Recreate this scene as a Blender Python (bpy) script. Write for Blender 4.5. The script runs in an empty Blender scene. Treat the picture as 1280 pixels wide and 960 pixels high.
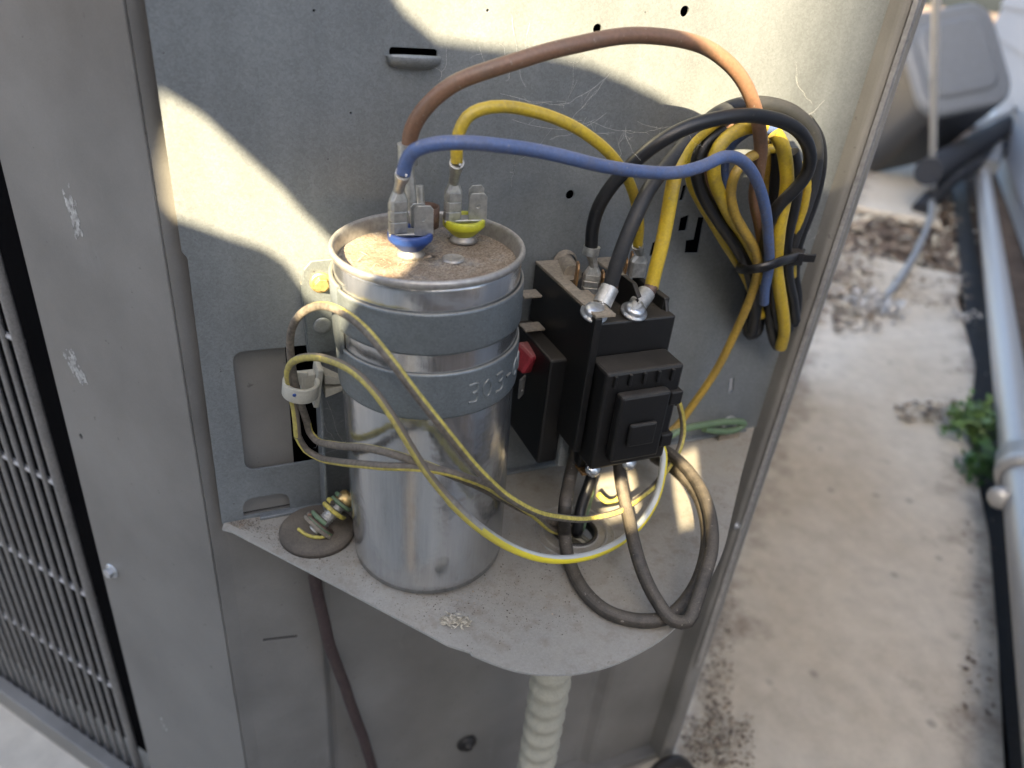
import bpy, bmesh, math, random
from mathutils import Vector, Matrix, Euler
random.seed(7)
sc = bpy.context.scene
COL = sc.collection
MM = 0.001
PI = math.pi

# ---------------------------------------------------------------- camera
# World axes: X along the galvanised control panel, Y into it, Z up; numbers below are millimetres.
FPX = 915.0
_pt, _rl, _yw = (math.radians(a) for a in (30.5, 6.0, 25.5))
CF = Vector((math.sin(_yw)*math.cos(_pt), math.cos(_yw)*math.cos(_pt), -math.sin(_pt)))
_R = Vector((math.cos(_yw), -math.sin(_yw), 0)); _U = _R.cross(CF)
CR = math.cos(_rl)*_R + math.sin(_rl)*_U
CU = -math.sin(_rl)*_R + math.cos(_rl)*_U
CP = Vector((-69.9, -259.3, 84.9))
cam_d = bpy.data.cameras.new('camera'); cam = bpy.data.objects.new('camera', cam_d); COL.objects.link(cam)
cam.matrix_world = Matrix.Translation(CP*MM) @ Matrix((CR, CU, -CF)).transposed().to_4x4()
cam_d.sensor_width = 36; cam_d.lens = FPX/1280*36; cam_d.clip_start = 0.005; cam_d.clip_end = 200
cam_d.dof.use_dof = True; cam_d.dof.focus_distance = 0.272; cam_d.dof.aperture_fstop = cam_d.lens/3.1
sc.camera = cam

def ray(x, y): return CF + CR*((x-640)/FPX) - CU*((y-480)/FPX)
def at(x, y, d=0.0):
    "point d mm in front of the panel plane, seen at photo pixel x, y"
    r = ray(x, y); return CP + r*((-d-CP.y)/r.y)
def on(x, y, z=-135.0):
    "point on the horizontal plane z"
    r = ray(x, y); return CP + r*((z-CP.z)/r.z)
def onp(x, y, p, n):
    r = ray(x, y); return CP + r*((p-CP).dot(n)/r.dot(n))

# ---------------------------------------------------------------- light
SUN = Vector((0.50, 0.67, -0.54)).normalized()          # direction the light travels
el = math.asin(-SUN.z)
world = bpy.data.worlds.new("World"); sc.world = world; world.use_nodes = True
wn = world.node_tree; wn.nodes.clear()
sky = wn.nodes.new('ShaderNodeTexSky'); sky.sky_type = 'NISHITA'; sky.sun_disc = False
sky.sun_elevation = el; sky.sun_rotation = math.atan2(-SUN.x, -SUN.y)
sky.air_density = 1.0; sky.dust_density = 4.2; sky.ozone_density = 0.8
bg = wn.nodes.new('ShaderNodeBackground'); bg.inputs[1].default_value = 0.074
wo = wn.nodes.new('ShaderNodeOutputWorld')
wn.links.new(sky.outputs[0], bg.inputs[0]); wn.links.new(bg.outputs[0], wo.inputs[0])
sl = bpy.data.lights.new('sun', 'SUN'); sl.energy = 4.5; sl.angle = math.radians(0.38); sl.color = (1.0, 0.82, 0.53)
so = bpy.data.objects.new('sun', sl); COL.objects.link(so)
so.rotation_euler = (-SUN).to_track_quat('Z', 'Y').to_euler()
sc.view_settings.view_transform = 'Standard'; sc.view_settings.look = 'None'
sc.view_settings.exposure = 3.02; sc.view_settings.gamma = 1.0

# ---------------------------------------------------------------- materials
def new_mat(name):
    m = bpy.data.materials.new(name); m.use_nodes = True
    nt = m.node_tree; return m, nt, nt.nodes['Principled BSDF']
def tex(nt, kind, scale, detail=4, rough=.6, vec=None, **kw):
    n = nt.nodes.new('ShaderNodeTexNoise' if kind == 'noise' else 'ShaderNodeTexVoronoi')
    n.inputs['Scale'].default_value = scale
    if kind == 'noise':
        n.inputs['Detail'].default_value = detail; n.inputs['Roughness'].default_value = rough
    if vec is None:
        tc = nt.nodes.new('ShaderNodeTexCoord')
        vec = tc.outputs['Object']
    nt.links.new(vec, n.inputs['Vector'])
    return n
def geo_vec(nt, sx=1, sy=1, sz=1):
    g = nt.nodes.new('ShaderNodeNewGeometry'); mp = nt.nodes.new('ShaderNodeMapping')
    mp.inputs['Scale'].default_value = (sx, sy, sz); nt.links.new(g.outputs['Position'], mp.inputs['Vector'])
    return mp.outputs[0]
def ramp(nt, src, stops):
    r = nt.nodes.new('ShaderNodeValToRGB'); nt.links.new(src, r.inputs[0])
    e = r.color_ramp.elements
    while len(e) < len(stops): e.new(0.5)
    for k, (p, c) in zip(e, stops):
        k.position = p; k.color = (c[0], c[1], c[2], 1) if hasattr(c, '__len__') else (c, c, c, 1)
    return r.outputs[0]
def mix(nt, fac, a, b, blend='MIX'):
    n = nt.nodes.new('ShaderNodeMix'); n.data_type = 'RGBA'; n.blend_type = blend
    for i, v in ((0, fac), (6, a), (7, b)):
        if isinstance(v, (int, float)): n.inputs[i].default_value = v if i == 0 else (v, v, v, 1)
        elif isinstance(v, (tuple, list)): n.inputs[i].default_value = (v[0], v[1], v[2], 1)
        else: nt.links.new(v, n.inputs[i])
    return n.outputs[2]
def bump(nt, bs, h, strength, dist):
    b = nt.nodes.new('ShaderNodeBump'); b.inputs['Strength'].default_value = strength; b.inputs['Distance'].default_value = dist
    nt.links.new(h, b.inputs['Height']); nt.links.new(b.outputs[0], bs.inputs['Normal'])
def mapr(nt, src, a, b, c, d):
    n = nt.nodes.new('ShaderNodeMapRange'); nt.links.new(src, n.inputs[0])
    for i, v in enumerate((a, b, c, d)): n.inputs[i+1].default_value = v
    return n.outputs[0]
def math_n(nt, op, a, b):
    n = nt.nodes.new('ShaderNodeMath'); n.operation = op
    for i, v in enumerate((a, b)):
        if isinstance(v, (int, float)): n.inputs[i].default_value = v
        else: nt.links.new(v, n.inputs[i])
    return n.outputs[0]
def up_mask(nt, lo=.2, hi=.9):
    "1 where a surface faces up: where dust can settle"
    g = nt.nodes.new('ShaderNodeNewGeometry'); s = nt.nodes.new('ShaderNodeSeparateXYZ')
    nt.links.new(g.outputs['True Normal'], s.inputs[0]); return mapr(nt, s.outputs[2], lo, hi, 0, 1)

DUST = (0.22, 0.185, 0.14)
def simple(name, col, rough=.5, metal=0.0, dust=0.0, grain=.12, gscale=900, spec=.5, bumpd=0.00006, grime=0.0):
    m, nt, bs = new_mat(name)
    v = geo_vec(nt)
    n = tex(nt, 'noise', gscale, 3, .6, v); n2 = tex(nt, 'noise', 60, 4, .6, v)
    c = mix(nt, 1.0, col, ramp(nt, n.outputs[0], [(.25, 1-grain*2), (.75, 1+grain)]), 'MULTIPLY')
    c = mix(nt, 1.0, c, ramp(nt, n2.outputs[0], [(.3, 1-grain), (.7, 1+grain*.5)]), 'MULTIPLY')
    if grime:
        g1 = tex(nt, 'noise', 170, 5, .75, v); g2 = tex(nt, 'noise', 35, 3, .6, v)
        gf = math_n(nt, 'MULTIPLY', ramp(nt, g1.outputs[0], [(.42, 0), (.68, 1)]), ramp(nt, g2.outputs[0], [(.35, .25), (.65, 1)]))
        c = mix(nt, math_n(nt, 'MULTIPLY', gf, grime), c, (.13, .105, .075))
        sp = tex(nt, 'noise', 700, 2, .5, v)
        c = mix(nt, mapr(nt, sp.outputs[0], .68, .74, 0, grime), c, (.30, .27, .22))
    if dust:
        f = math_n(nt, 'MULTIPLY', up_mask(nt), ramp(nt, n2.outputs[0], [(.3, .35), (.65, 1.0)]))
        f2 = math_n(nt, 'MULTIPLY', f, dust)
        n3 = tex(nt, 'noise', 2200, 2, .7, v)
        f3 = math_n(nt, 'MULTIPLY', f2, ramp(nt, n3.outputs[0], [(.35, .5), (.6, 1)]))
        c = mix(nt, f3, c, DUST)
        nt.links.new(mapr(nt, f3, 0, 1, rough, .95), bs.inputs['Roughness'])
        if metal: nt.links.new(mapr(nt, f3, 0, 1, metal, 0), bs.inputs['Metallic'])
    else:
        nt.links.new(mapr(nt, n2.outputs[0], .2, .8, max(0, rough-.08), min(1, rough+.1)), bs.inputs['Roughness'])
        bs.inputs['Metallic'].default_value = metal
    nt.links.new(c, bs.inputs['Base Color']); bs.inputs['Specular IOR Level'].default_value = spec
    bump(nt, bs, n.outputs[0], .35, bumpd)
    return m

def galv_mat(name, base, metal, rough, dust=0.0, stain=.0):
    m, nt, bs = new_mat(name); v = geo_vec(nt)
    vo = tex(nt, 'voronoi', 1300, vec=v); fine = tex(nt, 'noise', 2200, 3, .7, v)
    big = tex(nt, 'noise', 22, 5, .65, v); mid = tex(nt, 'noise', 140, 5, .7, v)
    sep = nt.nodes.new('ShaderNodeSeparateColor'); nt.links.new(vo.outputs['Color'], sep.inputs[0])
    c = mix(nt, 1.0, base, ramp(nt, sep.outputs[0], [(0, .90), (1, 1.08)]), 'MULTIPLY')
    c = mix(nt, 1.0, c, ramp(nt, fine.outputs[0], [(.3, .86), (.7, 1.1)]), 'MULTIPLY')
    c = mix(nt, 1.0, c, ramp(nt, big.outputs[0], [(.3, .84), (.7, 1.1)]), 'MULTIPLY')
    # vertical weather streaks
    st = tex(nt, 'noise', 60, 4, .6, geo_vec(nt, 1, 1, .08))
    c = mix(nt, 1.0, c, ramp(nt, st.outputs[0], [(.35, .93), (.65, 1.04)]), 'MULTIPLY')
    # pin specks
    sp = tex(nt, 'noise', 420, 2, .5, v)
    c = mix(nt, mapr(nt, sp.outputs[0], .765, .79, 0, .7), c, (.06, .055, .05))
    met = mapr(nt, big.outputs[0], 0, 1, metal, metal)
    rg = mapr(nt, sep.outputs[1], 0, 1, rough-.04, rough+.05)
    if stain or dust:
        f = math_n(nt, 'MULTIPLY', up_mask(nt, .3, .9), ramp(nt, mid.outputs[0], [(.5, .0), (.7, .85)])) if dust else None
        if dust:
            f = math_n(nt, 'MULTIPLY', f, dust)
            c = mix(nt, f, c, (.16, .125, .095))
            f0 = math_n(nt, 'MULTIPLY', up_mask(nt, .3, .9), ramp(nt, big.outputs[0], [(.3, .35), (.7, .7)]))
            c = mix(nt, f0, c, (.31, .27, .205))
            met = math_n(nt, 'MULTIPLY', met, math_n(nt, 'SUBTRACT', 1.0, f0))
    nt.links.new(c, bs.inputs['Base Color']); nt.links.new(met, bs.inputs['Metallic']); nt.links.new(rg, bs.inputs['Roughness'])
    h = math_n(nt, 'ADD', fine.outputs[0], math_n(nt, 'MULTIPLY', mid.outputs[0], 1.5))
    bump(nt, bs, h, .35, .00009)
    return m

GALV = galv_mat('galvanised_steel', (.23, .25, .258), .42, .46)
SHELF = galv_mat('galvanised_shelf_dusty', (.375, .37, .345), .25, .42, dust=.85)
STRAP = galv_mat('strap_steel', (.185, .21, .22), .55, .46, dust=.3)
def paint_mat():
    m, nt, bs = new_mat('cabinet_paint'); v = geo_vec(nt)
    big = tex(nt, 'noise', 14, 5, .6, v); fine = tex(nt, 'noise', 1500, 2, .5, v)
    scr = tex(nt, 'noise', 90, 6, .75, geo_vec(nt, 1, 1, .35))
    c = mix(nt, 1.0, (.175, .170, .158), ramp(nt, big.outputs[0], [(.3, .76), (.5, 1.0), (.7, 1.25)]), 'MULTIPLY')  # light and dark blotches also put uneven sheen into the colour
    c = mix(nt, 1.0, c, ramp(nt, fine.outputs[0], [(.3, .96), (.7, 1.04)]), 'MULTIPLY')
    c = mix(nt, ramp(nt, scr.outputs[0], [(.62, 0), (.72, .5)]), c, (.22, .22, .21))
    d2 = tex(nt, 'noise', 230, 3, .6, v)
    c = mix(nt, mapr(nt, d2.outputs[0], .70, .74, 0, .6), c, (.07, .065, .06))
    nt.links.new(c, bs.inputs['Base Color'])
    nt.links.new(mapr(nt, big.outputs[0], .25, .75, .26, .5), bs.inputs['Roughness'])
    h = math_n(nt, 'ADD', math_n(nt, 'MULTIPLY', fine.outputs[0], .1), math_n(nt, 'MULTIPLY', tex(nt, 'noise', 9, 2, .5, v).outputs[0], 14))
    bump(nt, bs, h, .5, .0005)
    return m
PAINT = paint_mat()
PALE = simple('bare_paint_and_glint', (.46, .46, .44), .55, 0, grain=.3, gscale=500)
BLACKV = simple('black_shade_fill', (.006, .006, .007), 1.0, spec=.05)  # near-black fill standing in for unlit space inside the unit
def can_mat():
    m, nt, bs = new_mat('brushed_aluminium'); v = geo_vec(nt, 1, 1, .06); v0 = geo_vec(nt)
    s = tex(nt, 'noise', 420, 5, .75, v); b = tex(nt, 'noise', 30, 4, .7, v0); f = tex(nt, 'noise', 150, 5, .8, geo_vec(nt, 1, 1, .3))
    c = mix(nt, 1.0, (.52, .53, .535), ramp(nt, s.outputs[0], [(.3, .84), (.65, 1.06)]), 'MULTIPLY')
    c = mix(nt, ramp(nt, f.outputs[0], [(.6, 0), (.78, .4)]), c, (.22, .21, .19))
    nt.links.new(c, bs.inputs['Base Color']); bs.inputs['Metallic'].default_value = .9
    nt.links.new(mapr(nt, s.outputs[0], .3, .7, .13, .27), bs.inputs['Roughness'])
    bump(nt, bs, math_n(nt, 'ADD', s.outputs[0], math_n(nt, 'MULTIPLY', b.outputs[0], 9)), .35, .0002)
    return m
CAN = can_mat()
def dusty_top():
    m, nt, bs = new_mat('dust_caked_lid'); v = geo_vec(nt)
    a = tex(nt, 'noise', 70, 5, .7, v); b = tex(nt, 'noise', 1100, 4, .8, v); c3 = tex(nt, 'voronoi', 1500, vec=v)
    c = ramp(nt, a.outputs[0], [(.3, (.25, .25, .24)), (.47, (.25, .205, .155)), (.68, (.14, .095, .062))])
    c = mix(nt, 1.0, c, ramp(nt, b.outputs[0], [(.35, .45), (.62, 1.35)]), 'MULTIPLY')
    c = mix(nt, ramp(nt, c3.outputs[0], [(.1, .7), (.3, 0)]), c, (.10, .065, .04))
    nt.links.new(c, bs.inputs['Base Color']); bs.inputs['Roughness'].default_value = .9
    nt.links.new(mapr(nt, a.outputs[0], .3, .5, .35, 0), bs.inputs['Metallic'])
    bump(nt, bs, math_n(nt, 'ADD', b.outputs[0], a.outputs[0]), .8, .0003)
    return m
DTOP = dusty_top()
TIN = simple('tinned_brass', (.55, .55, .52), .38, .8, dust=.35, grain=.18, gscale=500)
RIMM = simple('dusty_aluminium_rim', (.40, .39, .37), .42, .6, dust=.35, grain=.15, gscale=500)
ZINC = simple('zinc_screw', (.62, .64, .66), .3, .9, grain=.1)
GOLD = simple('yellow_zinc_screw', (.72, .52, .22), .35, .8, grain=.15)
BRASS = simple('oxidised_brass', (.30, .17, .07), .45, .7, dust=.3, grain=.2)
OXID = simple('brown_oxidised_clip', (.16, .10, .075), .5, .5, dust=.3, grain=.2)
W_BROWN = simple('brown_insulation', (.21, .115, .07), .42, dust=.2, grime=.55)
W_YEL = simple('yellow_insulation', (.56, .40, .03), .38, dust=.12, grain=.1, grime=.55)
W_YELT = simple('aged_yellow_insulation', (.42, .28, .045), .45, dust=.25, grain=.15, grime=.55)
W_BLUE = simple('blue_insulation', (.07, .12, .27), .45, dust=.28, grime=.55)
W_BLK = simple('black_insulation', (.009, .010, .012), .38, dust=.04, grime=.08)
W_GRY = simple('charcoal_insulation', (.024, .026, .029), .5, dust=.05, grime=.1)
W_DUST = simple('dusty_black_insulation', (.022, .019, .016), .55, dust=.5, grain=.2, grime=.6)
W_MAROON = simple('maroon_sheath', (.045, .027, .028), .6, dust=.3, grime=.3)
G_YEL = simple('ground_wire_yellow', (.55, .46, .09), .55, dust=.3, grain=.25, gscale=700)
G_GREY = simple('ground_wire_dusty_side', (.14, .12, .095), .7, dust=.3, grain=.3, gscale=700)
G_GRN = simple('ground_wire_green', (.12, .20, .11), .5, dust=.3, grain=.2)
G_BRT = simple('clean_yellow_insulation', (.80, .68, .05), .35, grain=.06)
G_WHT = simple('pale_grey_insulation', (.62, .64, .62), .4, grain=.06)
BLKP = simple('black_phenolic', (.008, .008, .008), .4, dust=.22, grain=.2)
BLKM = simple('black_nylon', (.010, .010, .011), .35, dust=.2)
TAN = simple('dust_covered_plate', (.25, .215, .165), .85, 0, grain=.2, gscale=700)
WHITEP = simple('white_nylon', (.42, .41, .35), .45, dust=.3, grain=.08)
BLUEP = simple('blue_terminal_cup', (.022, .065, .25), .5, dust=.25, grain=.08)
YELP = simple('yellow_terminal_cup', (.50, .50, .03), .35, dust=.12, grain=.08)
RED = simple('red_terminal_sleeve', (.28, .03, .04), .45, dust=.7)
RUBBER = simple('dusty_rubber', (.075, .062, .048), .8, dust=.6, grain=.2)
CONDUIT = simple('beige_liquid_tight_conduit', (.40, .385, .31), .5, grain=.1, dust=.2)
GRILLE = simple('grille_wire', (.27, .26, .245), .4, .2, dust=.1, grain=.15)
GRILLEB = simple('grille_cross_wire', (.50, .50, .50), .4, .1, grain=.15)
BLK_TRIM = simple('black_strip_finish', (.012, .012, .012), .55, grain=.4, gscale=300)
PIPEM = simple('pale_grey_pipe', (.38, .385, .385), .35, .25, grain=.07)
PIPE2 = simple('grey_painted_pipe', (.22, .235, .25), .45, grain=.1)
BIN = simple('dark_grey_plastic', (.045, .05, .06), .42, grain=.1, gscale=300)
BINL = simple('mid_grey_plastic', (.14, .155, .175), .4, grain=.1, gscale=300)
WALLM = simple('pale_siding', (.42, .44, .47), .6, grain=.08, gscale=300)
FOAM = simple('black_pipe_insulation', (.022, .027, .038), .75, grain=.3, gscale=400)
FOIL = simple('crumpled_foil', (.50, .48, .45), .4, .4, grain=.3, gscale=300)
LEAFM = simple('fresh_leaf_green', (.10, .19, .045), .5, grain=.3, gscale=300)
LEAFD = simple('deep_leaf_green', (.045, .12, .028), .5, grain=.3, gscale=300)
BARK = simple('brown_litter', (.13, .09, .065), .9, grain=.4, gscale=300)
LITT = simple('tan_litter', (.36, .28, .20), .9, grain=.4, gscale=300)
HUSK = simple('dry_husk', (.60, .54, .42), .8, grain=.35, gscale=600)
FLUFF = simple('dust_fibre', (.50, .42, .31), .9, grain=.3)
def fade_mat(name, ca, cb, x0, x1):
    "grime that thins out along the wire"
    m, nt, bs = new_mat(name); v = geo_vec(nt)
    g = nt.nodes.new('ShaderNodeNewGeometry'); sx = nt.nodes.new('ShaderNodeSeparateXYZ'); nt.links.new(g.outputs['Position'], sx.inputs[0])
    n = tex(nt, 'noise', 500, 4, .7, v)
    f = mapr(nt, math_n(nt, 'ADD', sx.outputs[0], math_n(nt, 'MULTIPLY', n.outputs[0], .022)), x0*MM, x1*MM, 0, 1)
    a = mix(nt, ramp(nt, n.outputs[0], [(.35, 0), (.65, .6)]), ca, (.13, .11, .085))
    nt.links.new(mix(nt, f, a, cb), bs.inputs['Base Color']); nt.links.new(mapr(nt, f, 0, 1, .7, .35), bs.inputs['Roughness'])
    return m
FADE_G = fade_mat('sleeve_grey_getting_cleaner', (.14, .12, .095), (.50, .52, .50), 5, 40)
FADE_Y = fade_mat('sleeve_yellow_getting_cleaner', (.42, .36, .08), (.72, .60, .035), 5, 40)
WEB = simple('spider_silk', (.85, .84, .80), .3, grain=.05)
BRICKY = simple('shade_block_stucco', (.45, .42, .36), .9, grain=.1, gscale=60)
def concrete_mat():
    m, nt, bs = new_mat('weathered_concrete'); v = geo_vec(nt)
    a = tex(nt, 'noise', 3.2, 7, .65, v); b = tex(nt, 'noise', 45, 6, .7, v); d = tex(nt, 'noise', 11, 5, .7, v); e = tex(nt, 'voronoi', 22, vec=v)
    c = ramp(nt, a.outputs[0], [(.3, (.44, .38, .29)), (.55, (.52, .475, .395)), (.8, (.58, .545, .47))])
    c = mix(nt, 1.0, c, ramp(nt, b.outputs[0], [(.3, .84), (.7, 1.1)]), 'MULTIPLY')
    c = mix(nt, ramp(nt, d.outputs[0], [(.64, 0), (.8, .4)]), c, (.24, .20, .155))
    c = mix(nt, ramp(nt, e.outputs[0], [(.05, .55), (.13, 0)]), c, (.16, .14, .12))
    nt.links.new(c, bs.inputs['Base Color']); bs.inputs['Roughness'].default_value = .9
    bump(nt, bs, b.outputs[0], .5, .002)
    return m
CONC = concrete_mat()
def soil_mat():
    m, nt, bs = new_mat('soil_and_grit'); v = geo_vec(nt)
    a = tex(nt, 'noise', 16, 8, .8, v)
    c = ramp(nt, a.outputs[0], [(.3, (.05, .035, .026)), (.55, (.17, .12, .085)), (.75, (.33, .26, .19))])
    nt.links.new(c, bs.inputs['Base Color']); bs.inputs['Roughness'].default_value = 1
    bump(nt, bs, a.outputs[0], .9, .02)
    return m
SOIL = soil_mat()

# ---------------------------------------------------------------- builders
WO = {}                                         # world origin (mm) of every object
def link(name, me, parent=None, origin=None, mats=()):
    for m in mats: me.materials.append(m)
    vs = me.vertices
    if origin is None:
        lo = [min(v.co[i] for v in vs) for i in range(3)]; hi = [max(v.co[i] for v in vs) for i in range(3)]
        origin = Vector(((lo[0]+hi[0])/2, (lo[1]+hi[1])/2, lo[2]))
    me.transform(Matrix.Translation(-origin)); me.transform(Matrix.Scale(MM, 4))
    o = bpy.data.objects.new(name, me); COL.objects.link(o)
    p = WO[parent.name] if parent else Vector((0, 0, 0))
    if parent: o.parent = parent
    o.location = (origin-p)*MM; WO[o.name] = origin.copy()
    return o
def thing(name, label, cat, loc, group=None):
    o = bpy.data.objects.new(name, None); COL.objects.link(o); o.empty_display_size = .01
    o.location = Vector(loc)*MM; WO[o.name] = Vector(loc); tag(o, label, cat, group); return o
def tag(o, label, cat, group=None):
    o['label'] = label; o['category'] = cat
    if group: o['group'] = group
    return o
def structure(o): o['kind'] = 'structure'; return o
def stuff(o, label=None, cat=None):
    o['kind'] = 'stuff'
    if label: o['label'] = label
    if cat: o['category'] = cat
    return o
class MB:
    "collects shapes in millimetres, then links them as one mesh"
    def __init__(s): s.v = []; s.f = []; s.m = []; s.sm = []
    def add(s, vs, fs, mi=0, smooth=True):
        b = len(s.v); s.v += [Vector(v) for v in vs]
        for i, f in enumerate(fs):
            s.f.append([b+k for k in f]); s.m.append(mi[i] if isinstance(mi, list) else mi); s.sm.append(smooth)
        return s
    def box(s, lo, hi, M=None, mi=0):
        vs = [Vector((x, y, z)) for x in (lo[0], hi[0]) for y in (lo[1], hi[1]) for z in (lo[2], hi[2])]
        if M: vs = [M @ v for v in vs]
        return s.add(vs, [(0,1,3,2), (4,6,7,5), (0,4,5,1), (2,3,7,6), (0,2,6,4), (1,5,7,3)], mi, False)
    def hexa(s, base, top, mi=0):
        "prism between two loops"
        n = len(base)
        fs = [(i, (i+1) % n, n+(i+1) % n, n+i) for i in range(n)]+[tuple(reversed(range(n))), tuple(range(n, 2*n))]
        return s.add(list(base)+list(top), fs, mi, False)
    def tube(s, pts, r, n=12, mi=0, stripe=None, smooth_pts=True, caps=True, step=2.5, flat=None, twist=0, wob=0):
        pts = [Vector(p) for p in pts]
        if smooth_pts and len(pts) > 2: pts = spline(pts, step)
        if wob:
            ph = [random.uniform(0, 6) for _ in range(6)]; L_ = 0; q_ = pts[0]; out = []; T = (pts[-1]-pts[0]).length+1
            for p in pts:
                L_ += (p-q_).length; q_ = p; e = min(1, L_/12)
                out.append(p+Vector([e*wob*(math.sin(L_/9+ph[a])+.6*math.sin(L_/4.3+ph[a+3])) for a in range(3)]))
            k_ = max(1, len(pts)//12); out[-k_:] = [out[-k_+i].lerp(pts[-k_+i], (i+1)/k_) for i in range(k_)]
            pts = out
        rr = r if callable(r) else (lambda t: r)
        N = len(pts); vs = []; up = None
        for i, p in enumerate(pts):
            t = (pts[min(i+1, N-1)]-pts[max(i-1, 0)]).normalized()
            if up is None:
                up = Vector((0, 0, 1)) if abs(t.z) < .9 else Vector((0, -1, 0))
            a = (up - t*up.dot(t)).normalized(); up = a; b = t.cross(a)
            q = rr(i/max(1, N-1)); tw = twist*i/max(1, N-1)
            for k in range(n):
                an = 2*PI*k/n + tw
                vs.append(p + a*(math.cos(an)*q*(flat or 1)) + b*(math.sin(an)*q))
        fs = []; ms = []
        for i in range(N-1):
            for k in range(n):
                k2 = (k+1) % n
                fs.append((i*n+k, i*n+k2, (i+1)*n+k2, (i+1)*n+k))
                ms.append((stripe(k/n, i/N) if stripe.__code__.co_argcount == 2 else stripe(k/n)) if stripe else mi)
        s.add(vs, fs, ms)
        if caps:
            s.add(vs[:n], [tuple(reversed(range(n)))], mi, False); s.add(vs[-n:], [tuple(range(n))], mi, False)
        return s
    def cyl(s, a, b, r, r2=None, n=20, mi=0, smooth=True):
        a = Vector(a); b = Vector(b); t = (b-a).normalized(); u = t.orthogonal().normalized(); w = t.cross(u)
        r2 = r if r2 is None else r2
        A = [a+(u*math.cos(2*PI*k/n)+w*math.sin(2*PI*k/n))*r for k in range(n)]
        B = [b+(u*math.cos(2*PI*k/n)+w*math.sin(2*PI*k/n))*r2 for k in range(n)]
        s.add(A+B, [(k, (k+1) % n, n+(k+1) % n, n+k) for k in range(n)], mi, smooth)
        s.add(A, [tuple(reversed(range(n)))], mi, False); s.add(B, [tuple(range(n))], mi, False); return s
    def lathe(s, prof, c, axis=Vector((0, 0, 1)), n=48, mi=0, closed=False, arc=None, smooth=True):
        c = Vector(c); t = Vector(axis).normalized()
        u = Vector((1, 0, 0)) if abs(t.z) > .9 else t.orthogonal().normalized(); u = (u-t*u.dot(t)).normalized(); w = t.cross(u)
        a0, a1 = arc if arc else (0, 2*PI); N = n if not arc else n+1
        vs = [c+t*z+(u*math.cos(a0+(a1-a0)*k/n)+w*math.sin(a0+(a1-a0)*k/n))*r for (r, z) in prof for k in range(N)]
        fs = []; P = len(prof)
        for i in range(P if closed else P-1):
            j = (i+1) % P
            for k in range(n):
                k2 = (k+1) % n if not arc else k+1
                fs.append((i*N+k, i*N+k2, j*N+k2, j*N+k))
        s.add(vs, fs, mi, smooth)
        if arc and closed:
            s.add([vs[i*N] for i in range(P)], [tuple(range(P))], mi, False)
            s.add([vs[i*N+n] for i in range(P)], [tuple(reversed(range(P)))], mi, False)
        return s
    def build(s, name, mats, parent=None, origin=None, bevel=0, sub=0):
        me = bpy.data.meshes.new(name)
        me.from_pydata([tuple(v) for v in s.v], [], s.f)
        for i, p in enumerate(me.polygons): p.material_index = s.m[i]; p.use_smooth = s.sm[i]
        me.update(); me.validate()
        o = link(name, me, parent, origin, mats if isinstance(mats, (list, tuple)) else [mats])
        if bevel:
            b = o.modifiers.new('bevel', 'BEVEL'); b.width = bevel*MM; b.segments = 2; b.limit_method = 'ANGLE'
        return o
def spline(pts, step=2.5):
    out = []; n = len(pts)
    for i in range(n-1):
        p0 = pts[i-1] if i else pts[0]*2-pts[1]; p1 = pts[i]; p2 = pts[i+1]; p3 = pts[i+2] if i+2 < n else pts[-1]*2-pts[-2]
        # centripetal Catmull-Rom
        t0 = 0; t1 = t0+max(1e-4, (p1-p0).length)**.5; t2 = t1+max(1e-4, (p2-p1).length)**.5; t3 = t2+max(1e-4, (p3-p2).length)**.5
        k = max(2, int((p2-p1).length/step))
        for j in range(k):
            t = t1+(t2-t1)*j/k
            A1 = p0*((t1-t)/(t1-t0))+p1*((t-t0)/(t1-t0)); A2 = p1*((t2-t)/(t2-t1))+p2*((t-t1)/(t2-t1)); A3 = p2*((t3-t)/(t3-t2))+p3*((t-t2)/(t3-t2))
            B1 = A1*((t2-t)/(t2-t0))+A2*((t-t0)/(t2-t0)); B2 = A2*((t3-t)/(t3-t1))+A3*((t-t1)/(t3-t1))
            out.append(B1*((t2-t)/(t2-t1))+B2*((t-t1)/(t2-t1)))
    out.append(pts[-1]); return out
def sheet(name, outline, holes, thick, frame, mat, parent=None, bev=.12):
    "sheet metal plate with holes; frame = (origin, e1, e2), thickness goes along e1 x e2 both ways"
    cu = bpy.data.curves.new('tmp', 'CURVE'); cu.dimensions = '2D'; cu.fill_mode = 'BOTH'; cu.extrude = max(.01, thick/2-bev); cu.bevel_depth = bev; cu.bevel_resolution = 1; cu.offset = -bev
    for loop in [outline]+list(holes):
        sp = cu.splines.new('POLY'); sp.points.add(len(loop)-1); sp.use_cyclic_u = True
        for p, (x, y) in zip(sp.points, loop): p.co = (x, y, 0, 1)
    t = bpy.data.objects.new('tmp', cu); COL.objects.link(t)
    me = bpy.data.meshes.new_from_object(t.evaluated_get(bpy.context.evaluated_depsgraph_get()))
    bpy.data.objects.remove(t); bpy.data.curves.remove(cu)
    me.materials.clear(); me.name = name
    o, e1, e2 = frame; e3 = e1.cross(e2)
    M = Matrix.Translation(o) @ Matrix((e1, e2, e3)).transposed().to_4x4()
    me.transform(M)
    for p in me.polygons: p.use_smooth = False
    return link(name, me, parent, None, [mat])
def rrect(x0, z0, x1, z1, r, n=5):
    out = []
    for cx, cz, a in ((x1-r, z1-r, 0), (x0+r, z1-r, 90), (x0+r, z0+r, 180), (x1-r, z0+r, 270)):
        for k in range(n+1):
            t = math.radians(a+90*k/n); out.append((cx+r*math.cos(t), cz+r*math.sin(t)))
    return out
def circ(x, z, r, n=14, rz=None): return [(x+r*math.cos(2*PI*k/n), z+(rz or r)*math.sin(2*PI*k/n)) for k in range(n)]
def xz(px, py, d=0): p = at(px, py, d); return (p.x, p.z)
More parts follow.
